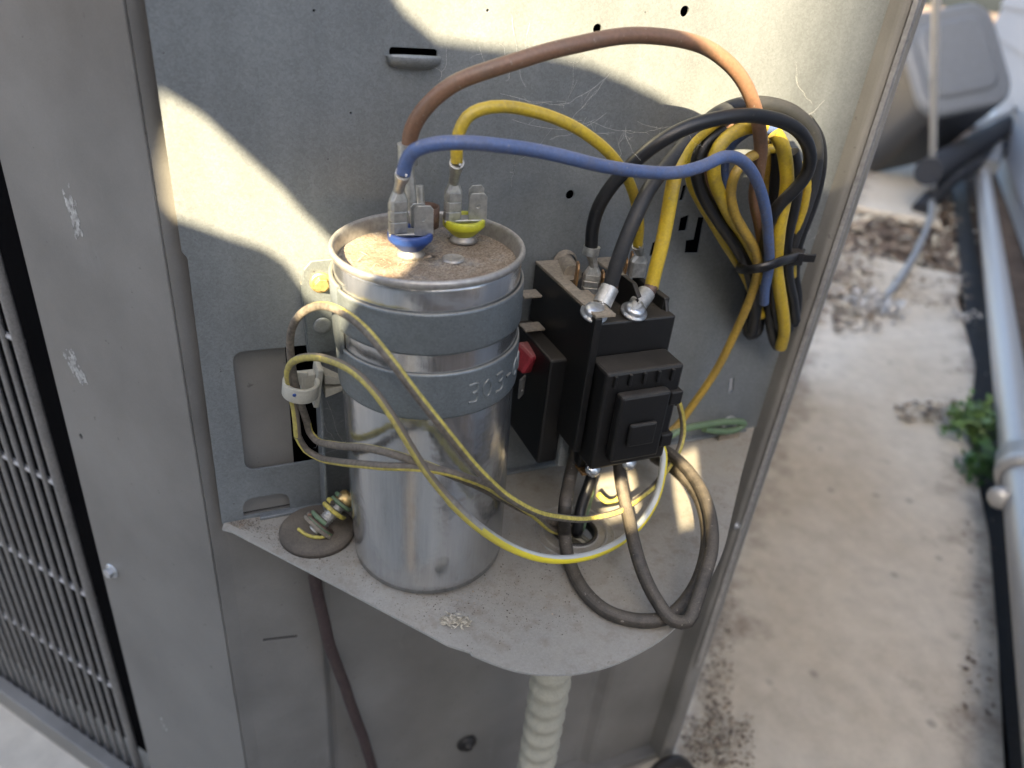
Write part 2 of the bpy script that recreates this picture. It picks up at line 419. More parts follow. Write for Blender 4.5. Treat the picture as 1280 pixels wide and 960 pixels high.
PANEL = (Vector((0, 0, 0)), Vector((1, 0, 0)), Vector((0, 0, 1)))

# ================================================================= SETTING
GZ = -450.0
g = MB(); 
N = 60
def gp(i, j): return Vector((-40000+80000*i/N, -40000+80000*j/N, GZ-26))
g.add([gp(i, j) for j in range(N+1) for i in range(N+1)], [(j*(N+1)+i, j*(N+1)+i+1, (j+1)*(N+1)+i+1, (j+1)*(N+1)+i) for j in range(N) for i in range(N)])
structure(g.build('ground', SOIL))
# direction of the house wall, the walk and the long pipe beside it
WA = on(1205, 380, GZ); WB = on(1262, 960, GZ)
wd = (WB-WA); wd.z = 0; wd.normalize(); wn_ = Vector((-wd.y, wd.x, 0))     # wd points back towards the camera
if wn_.dot(Vector((1, 0, 0))) < 0: wn_ = -wn_                                # away from the unit
def slab(name, a0, a1, b0, b1, h, mat, seed):
    "slab along the wall: a along wd from WA, b towards the unit"
    random.seed(seed); m = MB(); n = 40
    P = lambda a, b: WA+wd*a-wn_*b
    t = []; k = 26
    top = [P(a0+(a1-a0)*i/n, b0+random.uniform(-5, 5)+8*math.sin(i*1.7)) for i in range(n+1)]
    bot = [P(a0+(a1-a0)*i/n, b1) for i in range(n+1)]
    loop = top+bot[::-1]
    m.hexa([Vector((p.x, p.y, GZ-k)) for p in loop], [Vector((p.x, p.y, GZ)) for p in loop])
    return structure(m.build(name, mat, bevel=3))
slab('concrete_walk', -190, 6500, 0, 3200, 26, CONC, 1)
slab('concrete_walk', -2300, -640, 40, 1500, 26, CONC, 2)

# soil and grime that gathers on the walk beside the unit and along the wall side
_nt = CONC.node_tree; _bs = _nt.nodes['Principled BSDF']; _v = geo_vec(_nt)
_dot = _nt.nodes.new('ShaderNodeVectorMath'); _dot.operation = 'DOT_PRODUCT'; _nt.links.new(_v, _dot.inputs[0]); _dot.inputs[1].default_value = tuple(-wn_)
_b0 = (-wn_).dot(on(905, 850, GZ))*MM; _b1 = (-wn_).dot(WA)*MM
_n = tex(_nt, 'noise', 14, 7, .72, _v); _n2 = tex(_nt, 'noise', 90, 5, .8, _v)
_s = math_n(_nt, 'ADD', _dot.outputs['Value'], math_n(_nt, 'MULTIPLY', math_n(_nt, 'SUBTRACT', _n.outputs[0], .5), .30))
_m1 = math_n(_nt, 'MULTIPLY', mapr(_nt, _s, _b0, _b0+.06, 0, .9), mapr(_nt, _s, _b0+.12, _b0+.22, 1, 0))
_m2 = mapr(_nt, _s, _b1+.035, _b1-.02, 0, .8)
_mm = math_n(_nt, 'MULTIPLY', math_n(_nt, 'MAXIMUM', _m1, _m2), ramp(_nt, _n2.outputs[0], [(.3, .45), (.6, 1)]))
_old = _bs.inputs['Base Color'].links[0].from_socket
_dirt = ramp(_nt, _n2.outputs[0], [(.35, (.10, .07, .05)), (.6, (.20, .155, .115)), (.75, (.33, .28, .22))])
_nt.links.new(mix(_nt, _mm, _old, _dirt), _bs.inputs['Base Color'])

# ================================================================= AIR CONDITIONER
ac = thing('air_conditioner', 'grey outdoor air conditioner with its open wiring compartment and galvanised control panel', 'air conditioner', (60, 6, GZ))
# -- galvanised panel with real openings
L = -75.2; RGT = 209.5
outline = [(L, -135), (RGT, -135), (RGT, 190), (-75.6, 190), (-75.4, -13), (-73.9, -15.5), (-74.3, -40), (L, -134)]
c1 = [xz(285, 445), xz(300, 433)]
x0, z1 = xz(286, 440)[0]+1, xz(330, 436)[1]; x1 = xz(402, 500)[0]; z0 = xz(340, 583)[1]
big = rrect(x0, z0, x1, z1, 4)
hx0, hz0 = xz(304, 640); hx1, hz1 = xz(361, 614)
hz0 = -133.2
small = [(hx1, hz0), (hx1, hz1-4), (hx1-1.2, hz1-1.3), (hx1-4, hz1), (hx0+4, hz1), (hx0+1.2, hz1-1.3), (hx0, hz1-4), (hx0, hz0)]
lx0, lz0 = xz(486, 70); lx1, lz1 = xz(546, 63)
louv = rrect(lx0, lz0, lx1, lz1+.4, 1.1, 3)
holes = [big, small, louv]
for px, py, r in ((746, 36, 1.7), (855, 14, 1.9), (712, 243, 1.9), (104, 0, 0)):
    if r: holes.append(circ(*xz(px, py), r))
for px, py, a in ((392, 13, .4), (609, 13, .5), (438, 141, .35), (420, 540, .4)): holes.append(circ(*xz(px, py), a, 8))
# black punched slots right of the contactor
def slotpx(pts): return [xz(*p) for p in pts]
holes += [slotpx([(815, 303), (823, 300), (819, 318), (811, 320)]), slotpx([(850, 272), (861, 268), (857, 288), (847, 289)]),
          slotpx([(872, 271), (880, 271), (872, 316), (855, 316), (857, 300), (866, 299)]), slotpx([(853, 232), (858, 230), (853, 250), (848, 251)]),
          slotpx([(912, 473), (917, 471), (916, 488), (910, 491)]), slotpx([(840, 498), (850, 500), (849, 508), (841, 506)])]
panel = sheet('control_panel', outline, holes, 1.0, PANEL, GALV, ac)
# louvre lip
m = MB(); nu, nv = 26, 7; vs = []
for i in range(nu+1):
    u = i/nu; x = lx0-1+(lx1-lx0+2)*u; env = min(1, (4*u*(1-u))**.28*1.02) if 0 < u < 1 else 0
    for j in range(nv+1):
        a = j/nv*PI*.62
        vs.append((x, -.5-5*env*math.sin(a)*.8, lz0-3.6*env+5.4*env*(1-math.cos(a))*.62+0.2))
m.add(vs, [(i*(nv+1)+j, (i+1)*(nv+1)+j, (i+1)*(nv+1)+j+1, i*(nv+1)+j+1) for i in range(nu) for j in range(nv)])
o = m.build('louvre_lip', GALV, panel); sm = o.modifiers.new('solid', 'SOLIDIFY'); sm.thickness = .0008; sm.offset = 0
# two raised pips beside screws
for px, py in ((403, 407),):
    MB().lathe([(3.4, 0), (3.0, .5), (1.6, .35), (0, .2)], at(px, py, 4.2), Vector((0, -1, 0)), 20).build('dimple', GALV, ac)
# -- black box standing in for the unlit inside of the unit, and painted sheet behind the cut-outs
MB().box((-90, 45, GZ+20), (208, 60, 190)).build('inner_shade_sheet', BLACKV, ac)
MB().box((-76, 6, -136), (-43.5, 7, 60)).build('painted_backing', PAINT, ac)
# -- shelf
sh = [(-74.5, -.6), (-75.4, -4)]
for px, py in ((290, 664), (430, 737), (560, 806), (588, 815), (590, 818), (604, 824), (630, 834), (660, 841), (690, 843), (725, 841), (765, 831), (800, 815), (832, 795), (862, 765), (886, 727), (904, 688), (916, 640), (926, 596)):
    p = on(px, py, -134.4); sh.append((p.x, p.y))
_h = [Vector((q[0], q[1], 0)) for q in sh[7:]]; sh = sh[:7]+[(q.x, q.y) for q in spline(_h, 3)]
sh += [(208, -.6)]
kx, ky = on(718, 665).x, on(718, 665).y
# ccw orientation irrelevant
shelf = sheet('shelf', sh, [circ(kx, ky, 8.6, 26)], 1.2, (Vector((0, 0, -135)), Vector((1, 0, 0)), Vector((0, 1, 0))), SHELF, ac)
for r in (10.2, 14.2, 17.5):
    MB().lathe([(r-.7, 0), (r-.35, .55), (r+.35, .55), (r+.7, 0)], (kx, ky, -134.45), n=40).build('knockout_ring', SHELF, shelf)
m = MB(); m.lathe([(8.4, -3.5), (8.5, .4), (9.6, 1.1), (10.3, .7), (10.4, 0)], (kx, ky, -134.3), n=32); m.build('grommet', BLKM, shelf)
# folded seam where shelf meets panel, right end tabs
MB().box((-60, -3.5, -134.4), (200, -.55, -132.9)).build('shelf_fold', GALV, ac, bevel=.4)
for pts in (((900, 545), (925, 541), (918, 562), (893, 566)),):
    a = [at(px, py, 7) for px, py in pts]
    m = MB(); m.hexa(a, [p+Vector((0, 1, 0)) for p in a]); m.build('folded_tab', TAN, ac)
# -- painted cabinet: left strip, left side panel, lower wall, right corner post
gd = Vector((-math.cos(math.radians(50)), math.sin(math.radians(50)), 0))       # the left side panel runs this way
gn = Vector((-gd.y, gd.x, 0));
if gn.y > 0: gn = -gn                                                            # outward normal
F0 = Vector((-80.5, 4.2, 0))
TOPZ = 260
def extr(poly, z0, z1, name, mat, parent, bev=0, th=1.2):
    "vertical sheet following a plan polyline"
    m = MB(); pts = [Vector((x, y, 0)) for x, y in poly]; n = len(pts); segs = 10
    vs = [Vector((p.x, p.y, z0+(z1-z0)*k/segs)) for k in range(segs+1) for p in pts]
    m.add(vs, [(k*n+i, k*n+i+1, (k+1)*n+i+1, (k+1)*n+i) for k in range(segs) for i in range(n-1)], smooth=False)
    o = m.build(name, mat, parent)
    s = o.modifiers.new('solid', 'SOLIDIFY'); s.thickness = th*MM; s.offset = 0
    if bev:
        b = o.modifiers.new('bevel', 'BEVEL'); b.width = bev*MM; b.segments = 3
    return o
def arcp(c, r, a0, a1, n=5): return [(c[0]+r*math.cos(math.radians(a0+(a1-a0)*k/n)), c[1]+r*math.sin(math.radians(a0+(a1-a0)*k/n))) for k in range(n+1)]
# side panel sheet with hole: in frame (F0, gd, z)
eL = []
for py in (-60, 60, 190, 300, 440, 560, 700, 820, 960, 1060):
    px = -47+.247*py
    q = onp(px, py, F0, gn); eL.append(((q-F0).dot(gd), q.z))
lp_out = [(0.6, GZ+6), (0.6, TOPZ)]+[(e[0], e[1]) for e in [(eL[0][0], TOPZ)]+eL[1:]]
lp_out = [(0.6, GZ+8), (0.6, TOPZ), (eL[0][0], TOPZ)]+eL[1:-1]+[(eL[-1][0], GZ+8)]
hq = onp(103, 545, F0, gn)
side = sheet('side_panel', lp_out, [circ((hq-F0).dot(gd), hq.z, 1.1, 10, 1.6)], 1.4, (F0, gd, Vector((0, 0, 1))), PAINT, ac, .3)
extr([(F0.x-.1, F0.y+.1), (-74, 6.2)], GZ+8, TOPZ, 'fold_strip', PAINT, ac)
# lower wall: left flat part (with slot), pressed recess, right flat part
sx, sz = xz(329, 801, -6); ex, ez = xz(372, 796, -6)
sheet('lower_wall', [(-76, GZ+8), (-36.5, GZ+8), (-36.5, -137), (-76, -137)], [[(sx, sz), (ex, ez), (ex, ez+1.7), (sx, sz+1.7)]], 1.2,
      (Vector((0, 6.2, 0)), Vector((1, 0, 0)), Vector((0, 0, 1))), PAINT, ac)
extr([(-36.5, 6.2), (-34.5, 9), (-33, 13), (-30, 14.5)]+[(-28, 14.5), (146, 14.5), (150, 13), (155, 8), (158, 6.2), (209, 6.2)], GZ+8, -136, 'lower_wall', PAINT, ac, .8)
# corner post
sdv = Vector((math.sin(math.radians(47)), math.cos(math.radians(47)), 0))
cp = [(209.8, 8), (210.2, -5)]+arcp((213.2, -6), 3, 180, 270, 4)+[(216.5, -9)]+arcp((218.2, -6.4), 2.6, 270, 330, 3)
cp += [(221+sdv.x*k, -4+sdv.y*k) for k in (0, 6)]+[(cp[-1][0], cp[-1][1]+0) for _ in ()]
b0 = Vector((cp[-1][0], cp[-1][1], 0)); cp += [(b0.x+2.0, b0.y-1.2), (b0.x+3.2+sdv.x*4, b0.y+sdv.y*4-1.4), ((b0+sdv*700).x, (b0+sdv*700).y)]
extr(cp, GZ+8, TOPZ, 'corner_post', PAINT, ac, .5)
extr([(211.5, -10.5), (213, -11.6), (215, -11.2)], -330, TOPZ, 'door_gasket', RIMM, ac, 0, .6)
# base pan with drip edge at left
bp = MB(); q0 = F0+gd*(-6); q1 = F0+gd*700
for off, h0, h1 in ((3, GZ+1, GZ+22),):
    bp.hexa([Vector((p.x, p.y, h0)) for p in (q0-gn*(-off), q1-gn*(-off), q1-gn*6, q0-gn*6)], [Vector((p.x, p.y, h1)) for p in (q0-gn*(-off), q1-gn*(-off), q1-gn*6, q0-gn*6)])
bp.build('base_pan', PAINT, ac, bevel=1)
bp = MB(); bp.box((-86, -2, GZ), (222, 14, GZ+9)); bp.build('base_pan', PAINT, ac, bevel=1)
# hex screws of the cabinet
def hex_screw(p, n, r, mat, parent=None, name='hex_screw', washer=True, socket=True):
    n = Vector(n).normalized(); p = Vector(p)
    m = MB()
    if washer: m.lathe([(r*1.5, 0), (r*1.5, r*.18), (r*1.25, r*.34), (0, r*.34)], p, n, 24)
    u = n.orthogonal().normalized(); w = n.cross(u)
    rg = lambda rr, h: [p+n*h+(u*math.cos(k*PI/3)+w*math.sin(k*PI/3))*rr for k in range(6)]
    m.hexa(rg(r, r*.3), rg(r*.96, r*1.15))
    if socket: m.lathe([(r*.62, r*1.16), (r*.5, r*.95), (0, r*.9)], p, n, 16)
    return m.build(name, mat, parent, bevel=.2)
hex_screw(onp(142, 712, F0, gn)+gn*.8, gn, 2.9, ZINC, ac)
hex_screw(at(921, 657, 9), (.3, -1, .1), 1.6, ZINC, ac)
hex_screw(at(845, 915, 0), (.5, -1, .1), 2.2, ZINC, ac)
m = MB(); p = at(583, 927, -14); m.lathe([(6.6, 0), (6.7, 2.2), (5.2, 3.6), (2.8, 3.9), (2.4, 6), (0, 6.2)], p, Vector((0, -1, 0)), 20); m.build('rubber_plug', BLKM, ac)
# scuffs where paint has flaked off, plus one reflection drawn as pale flecks
def scuff_or_glint(cx, cy, w, h, seed, n=16):
    random.seed(seed); c = onp(cx, cy, F0, gn)+gn*.75; m = MB()
    for _ in range(n):
        q = c+gd*random.gauss(0, w*.4)+Vector((0, 0, random.gauss(0, h*.4))); k = random.randint(5, 8); a0 = random.random()*6
        ra = random.uniform(.3, 1.5)
        loop = [q+(gd*math.cos(a0+2*PI*i/k)*ra*random.uniform(.4, .9)+Vector((0, 0, 1))*math.sin(a0+2*PI*i/k)*ra*random.uniform(.7, 1.6)) for i in range(k)]
        m.hexa(loop, [v+gn*random.uniform(.03, .12) for v in loop])
    return m.build('flake_and_glint', PALE, ac)
stuff(scuff_or_glint(94, 262, 4, 9, 3, 44)); stuff(scuff_or_glint(98, 285, 2, 6, 13, 22)); stuff(scuff_or_glint(94, 455, 5, 8, 5, 60)); stuff(scuff_or_glint(104, 470, 5, 6, 15, 30)); stuff(scuff_or_glint(205, 905, 5, 5, 6, 7))  # last cluster paints a pale reflection low on the panel

# -- condenser coil guard on the far left
GP = F0-gn*9                                    # plane of the bars, 9 mm behind the side panel
def gpt(x, y, off=0): q = onp(x, y, GP-gn*off, gn); return q
guard = MB()
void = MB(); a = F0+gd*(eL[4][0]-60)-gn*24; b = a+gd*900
void.hexa([Vector((p.x, p.y, GZ+6)) for p in (a, b, b-gn*10, a-gn*10)], [Vector((p.x, p.y, TOPZ)) for p in (a, b, b-gn*10, a-gn*10)])  # black slab stands in for the darkness behind the bars
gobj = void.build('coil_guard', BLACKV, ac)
# frame rail along the bars' right end
ed = []
for py in (180, 300, 420, 560, 700, 830, 960): 
    q = gpt((-58+.243*py), py); ed.append(q)
r0 = gpt(-4, 330); r1 = gpt(168, 940)
sdir = (r1-r0).normalized()
rt = r0-sdir*260; rb = r1+sdir*60
MB().tube([rt, rb], 2.6, 14, smooth_pts=False, flat=.5).build('guard_rail', GRILLE, gobj)
# bars
i0 = 0
pb = gpt(150, 950); 
bars = []
for k in range(1, 34):
    off = gd*(2+k*9.6)
    a_ = rt+off; b_ = rb+off
    if b_.z < GZ+9: b_ = a_+(b_-a_)*((GZ+9-a_.z)/(b_.z-a_.z))
    MB().tube([a_, b_], 1.45, 8, smooth_pts=False, flat=.9).build('guard_bar', GRILLE, gobj)
# cross wires: z along the rail
for ly in (165, 415, 567, 678, 765, 841, 905):
    q = gpt(0, ly, 1.6)
    a_ = q+gd*260; b_ = q-gd*200
    # end at the rail line
    t = 0
    best = min(range(400), key=lambda i: abs(((q-gd*i)-r0).cross(sdir).length))
    b_ = q-gd*best
    MB().tube([a_, b_], 1.5, 8, smooth_pts=False).build('guard_cross_wire', GRILLEB, gobj)

# ================================================================= CAPACITOR
CX, CY = 0.0, -38.0; CR_ = 31.2
cap = thing('run_capacitor', 'round silver motor capacitor with blue and yellow terminal cups on its dusty lid', 'capacitor', (CX, CY, -134))
def c_at(z): return Vector((CX, CY, z))
n = 72
body = MB(); prof = [(0, -134), (27, -134), (CR_-.6, -132.5), (CR_-.4, -128)]
for z, dr in ((-100, 0), (-60, 0), (-33, 0), (-10, 0), (-3.6, 0), (-2.6, -.3), (-2.4, -.8)): prof.append((CR_+dr-.1, z))
body.lathe(prof, (CX, CY, 0), n=n)
can = body.build('can', CAN, cap)
rim = MB(); rim.lathe([(31.0, -2.9), (31.7, -2.4), (32.1, -1.6), (32.2, -.9), (31.9, -.1), (31.3, .25), (30.7, 0), (30.3, -.9), (30.0, -3), (29.6, -6.6)], (CX, CY, 0), n=96)
rim.build('rim', RIMM, cap)
lid = MB(); vs = [(CX, CY, -4.2)]; rings = 14; random.seed(2)
for r in range(1, rings+1):
    rr = 29.6*r/rings
    for k in range(60):
        an = 2*PI*k/60; vs.append((CX+rr*math.cos(an), CY+rr*math.sin(an), -5.2-.7*(r/rings)**2+random.uniform(-.1, .1)+(0.6 if r == rings else 0)))
fs = [(0, 1+k, 1+(k+1) % 60) for k in range(60)]+[(1+(r-1)*60+k, 1+(r-1)*60+(k+1) % 60, 1+r*60+(k+1) % 60, 1+r*60+k) for r in range(1, rings) for k in range(60)]
lid.add(vs, [tuple(reversed(f)) if False else f for f in fs]); lid.build('lid', DTOP, cap)
LZ = -5.0
rv = on(566, 325, LZ)
MB().lathe([(3.9, 0), (3.7, .5), (3.0, .8), (2.2, .4), (0, .2)], (rv.x, rv.y, LZ), n=24).build('rivet', RIMM, cap)
# terminal cups and blades
def frame_M(o, ang): return Matrix.Translation(o) @ Matrix.Rotation(ang, 4, 'Z')
def blade(M, w=6.3, h=8.5, t=.8, hole=True, z0=0):
    "upright quick-connect tab: plate in local XZ"
    o = rrect(-w/2, z0, w/2, z0+h, 1.3, 3)
    o = [(-w/2, z0), (w/2, z0)]+[p for p in o if p[1] > z0+h*.5]
    return o
def term(base, ang, cupmat, flag):
    c = base
    m = MB(); m.lathe([(0, 0), (5.0, .0), (4.4, 1.0), (3.6, 2.0), (3.6, 3.2)], c, n=28); m.build('ferrule', RIMM, cap)
    cup = MB(); cup.lathe([(3.7, 2.2), (4.4, 2.8), (7.0, 5.4), (7.4, 5.9), (7.4, 8.0), (7.0, 8.35), (6.2, 8.35), (5.9, 7.8), (5.7, 6.6), (0, 6.4)], c, n=40)
    cup.build('terminal_cup', cupmat, cap)
    M = frame_M(c+Vector((0, 0, 7.4)), ang)
    m = MB(); m.box((-7.2, -2.8, 0), (6.8, 2.8, 1.0), M); tb = m.build('terminal_base', TIN, cap, bevel=.3)
    # four blades: two facing across at each end
    return M
def tab(M, x, y, rot, mat, parent, h=9.5, w=6.3, bend=0):
    Mt = M @ Matrix.Translation((x, y, .6)) @ Matrix.Rotation(rot, 4, 'Z')
    fr = (Mt.translation.copy(), (Mt.to_3x3() @ Vector((1, 0, 0))), (Mt.to_3x3() @ (Vector((0, 0, 1)) if not bend else Vector((0, bend, 1)).normalized())))
    return sheet('blade', [(-w/2, 0), (w/2, 0), (w/2, h-1.2), (w/2-1, h), (-w/2+1, h), (-w/2, h-1.2)], [circ(0, h*.55, .8, 12)], .8, fr, mat, parent, .1)
bB = on(513, 318, LZ); bY = on(579, 303, LZ)
camyaw = -_yw
MBl = term(Vector((bB.x, bB.y, LZ)), camyaw+.30, BLUEP, 0)
MYl = term(Vector((bY.x, bY.y, LZ)), camyaw+.30, YELP, 0)
tab(MBl, 4.1, -2.4, .0, TIN, cap); tab(MYl, 4.3, -2.2, .0, TIN, cap)
tab(MYl, 4.9, 3.6, .15, TIN, cap, 10.5, 5.5); tab(MBl, 3.4, 4.6, .1, TIN, cap, 8, 5.5)
tab(MBl, -4.3, 1.8, .1, TIN, cap, 10.5, 5.2); tab(MYl, -3.8, 2.3, .1, TIN, cap, 10.5, 5.2)

def crimp(M, h, mat, parent, name='crimp_terminal', w=6.8, barrel=None, grooves=2, top=None):
    "female quick-connect: flattened box, then shoulder, then barrel; M origin at its bottom, z up; barrel = top point"
    m = MB(); d = 2.0
    # box shell with rolled edges and slits
    zz = 0; hs = h/(grooves+1)
    for k in range(grooves+1):
        lo, hi = k*hs+(.35 if k else 0), (k+1)*hs
        sec = []
        for z in (lo, hi):
            sec.append([M @ Vector((x, y, z)) for x, y in ((-w/2, -d*.45), (-w/2+.9, -d), (w/2-.9, -d), (w/2, -d*.45), (w/2, d*.45), (w/2-.9, d), (-w/2+.9, d), (-w/2, d*.45))])
        m.hexa(sec[0], sec[1])
    m.box((-w/2+.5, -d+.45, 0), (w/2-.5, d-.45, h), M)
    # shoulder
    rect = [M @ Vector((x, y, h)) for x, y in ((-w/2, -d*.45), (-w/2+.9, -d), (w/2-.9, -d), (w/2, -d*.45), (w/2, d*.45), (w/2-.9, d), (-w/2+.9, d), (-w/2, d*.45))]
    r = 1.7
    neck = [M @ Vector((math.cos(a)*r, math.sin(a)*r, h+3.4)) for a in [math.radians(q) for q in (202, 247, 292, 337, 22, 67, 112, 157)]]
    m.hexa(rect, neck)
    e = MB(); a = M @ Vector((0, 0, h+3.0)); b = barrel if barrel else M @ Vector((0, 0, h+12))
    m.tube([a, a.lerp(b, .3), a.lerp(b, .62), b], lambda t: 1.75 if t < .45 else (1.75+(t-.45)*1.7 if t < .8 else 2.35), 14, step=1.0)
    # split seam along the barrel
    sd = (M.to_3x3() @ Vector((0, -1, 0)))
    m.tube([a+sd*1.75, a.lerp(b, .5)+sd*1.85, b+sd*2.4], .35, 6)
    return m.build(name, mat, parent, bevel=.15)

# ================================================================= CAPACITOR BRACKET
br = thing('capacitor_bracket', 'blue grey steel strap bracket with two bands clasping the silver capacitor', 'bracket', (CX-30, 0, -90))
def zf(py): return at(545, py, 70.5).z
bands = []
for (ya, yb, r) in ((393, 446, CR_+.25), (470, 527, CR_+.05)):
    za, zb = zf(ya), zf(yb)
    m = MB(); m.lathe([(r-.1, zb), (r+.8, zb+.15), (r+.9, zb+1), (r+.9, za-1), (r+.8, za-.15), (r+.1, za), (r-.1, za-.4)], (CX, CY, 0), n=80, closed=True, arc=(math.radians(150), math.radians(405)))
    bands.append(m.build('band', STRAP, br)); 
    if r < CR_+.15: ZB = (za, zb, r)
    else: ZT = (za, zb, r)
# joining web at the left and flat foot screwed to the panel
m = MB(); m.lathe([(CR_+.2, zf(470)-2), (CR_+1.5, zf(470)-2), (CR_+1.5, ZT[0]+1), (CR_+.2, ZT[0]+1)], (CX, CY, 0), n=12, closed=True, arc=(math.radians(140), math.radians(192)))
m.build('web', STRAP, br)
fx0 = at(374, 350, 3).x; fx1 = at(419, 350, 3).x; ft = at(395, 322, 3).z; fb = at(405, 437, 3).z
m = MB()
ft_out = [(fx0, fb), (fx1+1, fb), (fx1+1, ft), (fx0+4, ft), (fx0+1, ft-3), (fx0, ft-8)]
sheet('foot', ft_out, [], 1.2, (Vector((0, -3.6, 0)), Vector((1, 0, 0)), Vector((0, 0, 1))), STRAP, br, .2)
MB().box((fx0-.5, -3.5, fb), (fx0+.4, -.6, ft-9)).build('foot_flange', STRAP, br)
m = MB(); ang = math.radians(150)
cpt = Vector((CX+math.cos(ang)*(CR_+1.2), CY+math.sin(ang)*(CR_+1.2), 0))
a = Vector((fx1, -4, 0)); 
m.hexa([Vector((a.x, -4.2, fb)), Vector((cpt.x, cpt.y, fb)), Vector((cpt.x+1, cpt.y+.6, fb)), Vector((a.x+.6, -3.0, fb))],
       [Vector((a.x, -4.2, ft)), Vector((cpt.x, cpt.y, ft)), Vector((cpt.x+1, cpt.y+.6, ft)), Vector((a.x+.6, -3.0, ft))]); m.build('web', STRAP, br)
hex_screw(at(398, 351, 4.4), (0, -1, 0), 2.7, GOLD, br)
# embossed number on the lower band
STROKES = {'3': [[(0, 1), (.8, 1), (.9, .8), (.7, .55), (.35, .52)], [(.7, .55), (.95, .3), (.75, 0), (0, 0)]],
           '0': [[(.45, 1), (.1, .75), (.1, .25), (.45, 0), (.8, .25), (.8, .75), (.45, 1)]],
           '-': [[(.1, .5), (.8, .5)]], '6': [[(.8, 1), (.25, .7), (.1, .25), (.45, 0), (.85, .25), (.45, .52), (.12, .3)]]}
def emboss(text, px0, zc, h, r, parent):
    p0 = None
    a0 = math.radians(px0); ad = h*.86/r
    for i, ch in enumerate(text):
        m = MB()
        for st in STROKES[ch]:
            pts = [Vector((CX+math.cos(a0+i*ad+u*h*.62/r)*r, CY+math.sin(a0+i*ad+u*h*.62/r)*r, zc+(v-.5)*h)) for u, v in st]
            m.tube(pts, .46, 8, step=.6)
        m.build('embossed_character', STRAP, parent)
emboss('303-60', 277, (ZB[0]+ZB[1])/2-.3, 6.6, ZB[2]+.95, bands[1])

# tilt capacitor and bracket a little, as they hang in the compartment
def tilt(root, piv, rx, ry):
    M = Matrix.Translation(piv) @ Euler((math.radians(rx), math.radians(ry), 0)).to_matrix().to_4x4() @ Matrix.Translation(-piv)
    root.location = (M @ WO[root.name])*MM; root.rotation_euler = (math.radians(rx), math.radians(ry), 0)
TILTS = [(cap, .6, -2.2), (br, .6, -2.2)]

# vertical ledge strip behind the clip
lp = [at(399, 452, 12), at(411, 630, 12)]
lz = MB(); lz.box((lp[0].x-.5, -12, -134), (lp[0].x+.7, -.55, at(402, 455, 12).z)); lz.build('vertical_flange', GALV, ac, bevel=.3)

# ================================================================= CONTACTOR
ct = thing('contactor', 'black contactor relay with dusty top and brass tabs mounted on the galvanised panel', 'contactor', (77, -1, -105))
KT = -24.4
kx0, kx1 = 57.2, 97.0; ky1 = -56.0
K = MB(); K.box((kx0, ky1, -84), (kx0+3.2, -3, KT-.8)); K.build('side_wall', BLKP, ct, bevel=.5)
sheet('top_strip', [(kx0, -3), (kx0, ky1), (kx0+8.2, ky1), (kx0+8.2, -34), (kx0+5.2, -34), (kx0+5.2, -24), (kx0+8.8, -24), (kx0+8.8, -6), (kx0+14, -3)], [], 1.2, (Vector((0, 0, KT)), Vector((1, 0, 0)), Vector((0, 1, 0))), TAN, ct, .2)
sheet('top_strip', [(84, -4), (96, -4), (96, -12), (90, -16), (88, -30), (85.8, -30), (84, -12)], [], 1.2, (Vector((0, 0, KT)), Vector((1, 0, 0)), Vector((0, 1, 0))), TAN, ct, .2)
K = MB(); K.box((kx0+3.2, -50, -84), (kx1, -3, KT-6)); K.build('housing', BLKP, ct, bevel=.8)
K = MB(); K.box((kx1-3, -44, -80), (kx1, -20, KT-1)); K.build('side_wall', BLKP, ct, bevel=.6)
K = MB(); K.box((kx0+4, -64, -88), (kx1-2, -50, -44)); K.box((kx0+9, -69, -82), (kx1-9, -64, -52)); K.build('arc_cover', BLKP, ct, bevel=1.2)
K = MB(); K.box((kx0+14, -71, -74), (kx1-14, -69, -64)); K.build('armature', BLKP, ct, bevel=.8)
for i in range(5):
    x = kx0+7+i*6.2
    K = MB(); K.box((x, -65.2, -50), (x+1.3, -63.7, -45)); K.build('moulded_rib', BLKP, ct, bevel=.3)
for x in (kx0+11, kx0+28):
    K = MB(); K.lathe([(0, 2.4), (2, 2.3), (3.2, 1.6), (3.6, .4), (3.6, 0)], (x, -55, -95), Vector((0, -.8, .6)), 22); K.build('load_screw', ZINC, ct)
    K = MB(); K.box((x-4.5, -55, -98), (x+4.5, -44, -96.5)); K.build('load_plate', BRASS, ct, bevel=.4)
K = MB(); K.box((kx0+6, -52, -96), (kx1-4, -8, -84)); K.build('lower_housing', BLKP, ct, bevel=.8)
for zz in (-58, -78):
    K = MB(); K.box((kx1-6.5, -66, zz-3), (kx1-1, -58, zz+3)); K.build('cover_latch', BLKP, ct, bevel=.6)
K = MB(); K.box((kx0-7, -40, -100), (kx0+2, -4, -50)); K.build('coil_block', BLKP, ct, bevel=1)
K = MB(); K.box((kx0+2, -42, -102), (kx1-6, -1, -84)); K.build('mounting_plate', GALV, ct, bevel=.6)
for s in ((kx0-9, -8, -34, 8), (kx0-10, -14, -46, 9)):
    K = MB(); K.box((s[0], s[1]-7, s[2]-1), (s[0]+s[3], s[1], s[2])); K.build('mounting_foot', TAN, ct, bevel=.4)
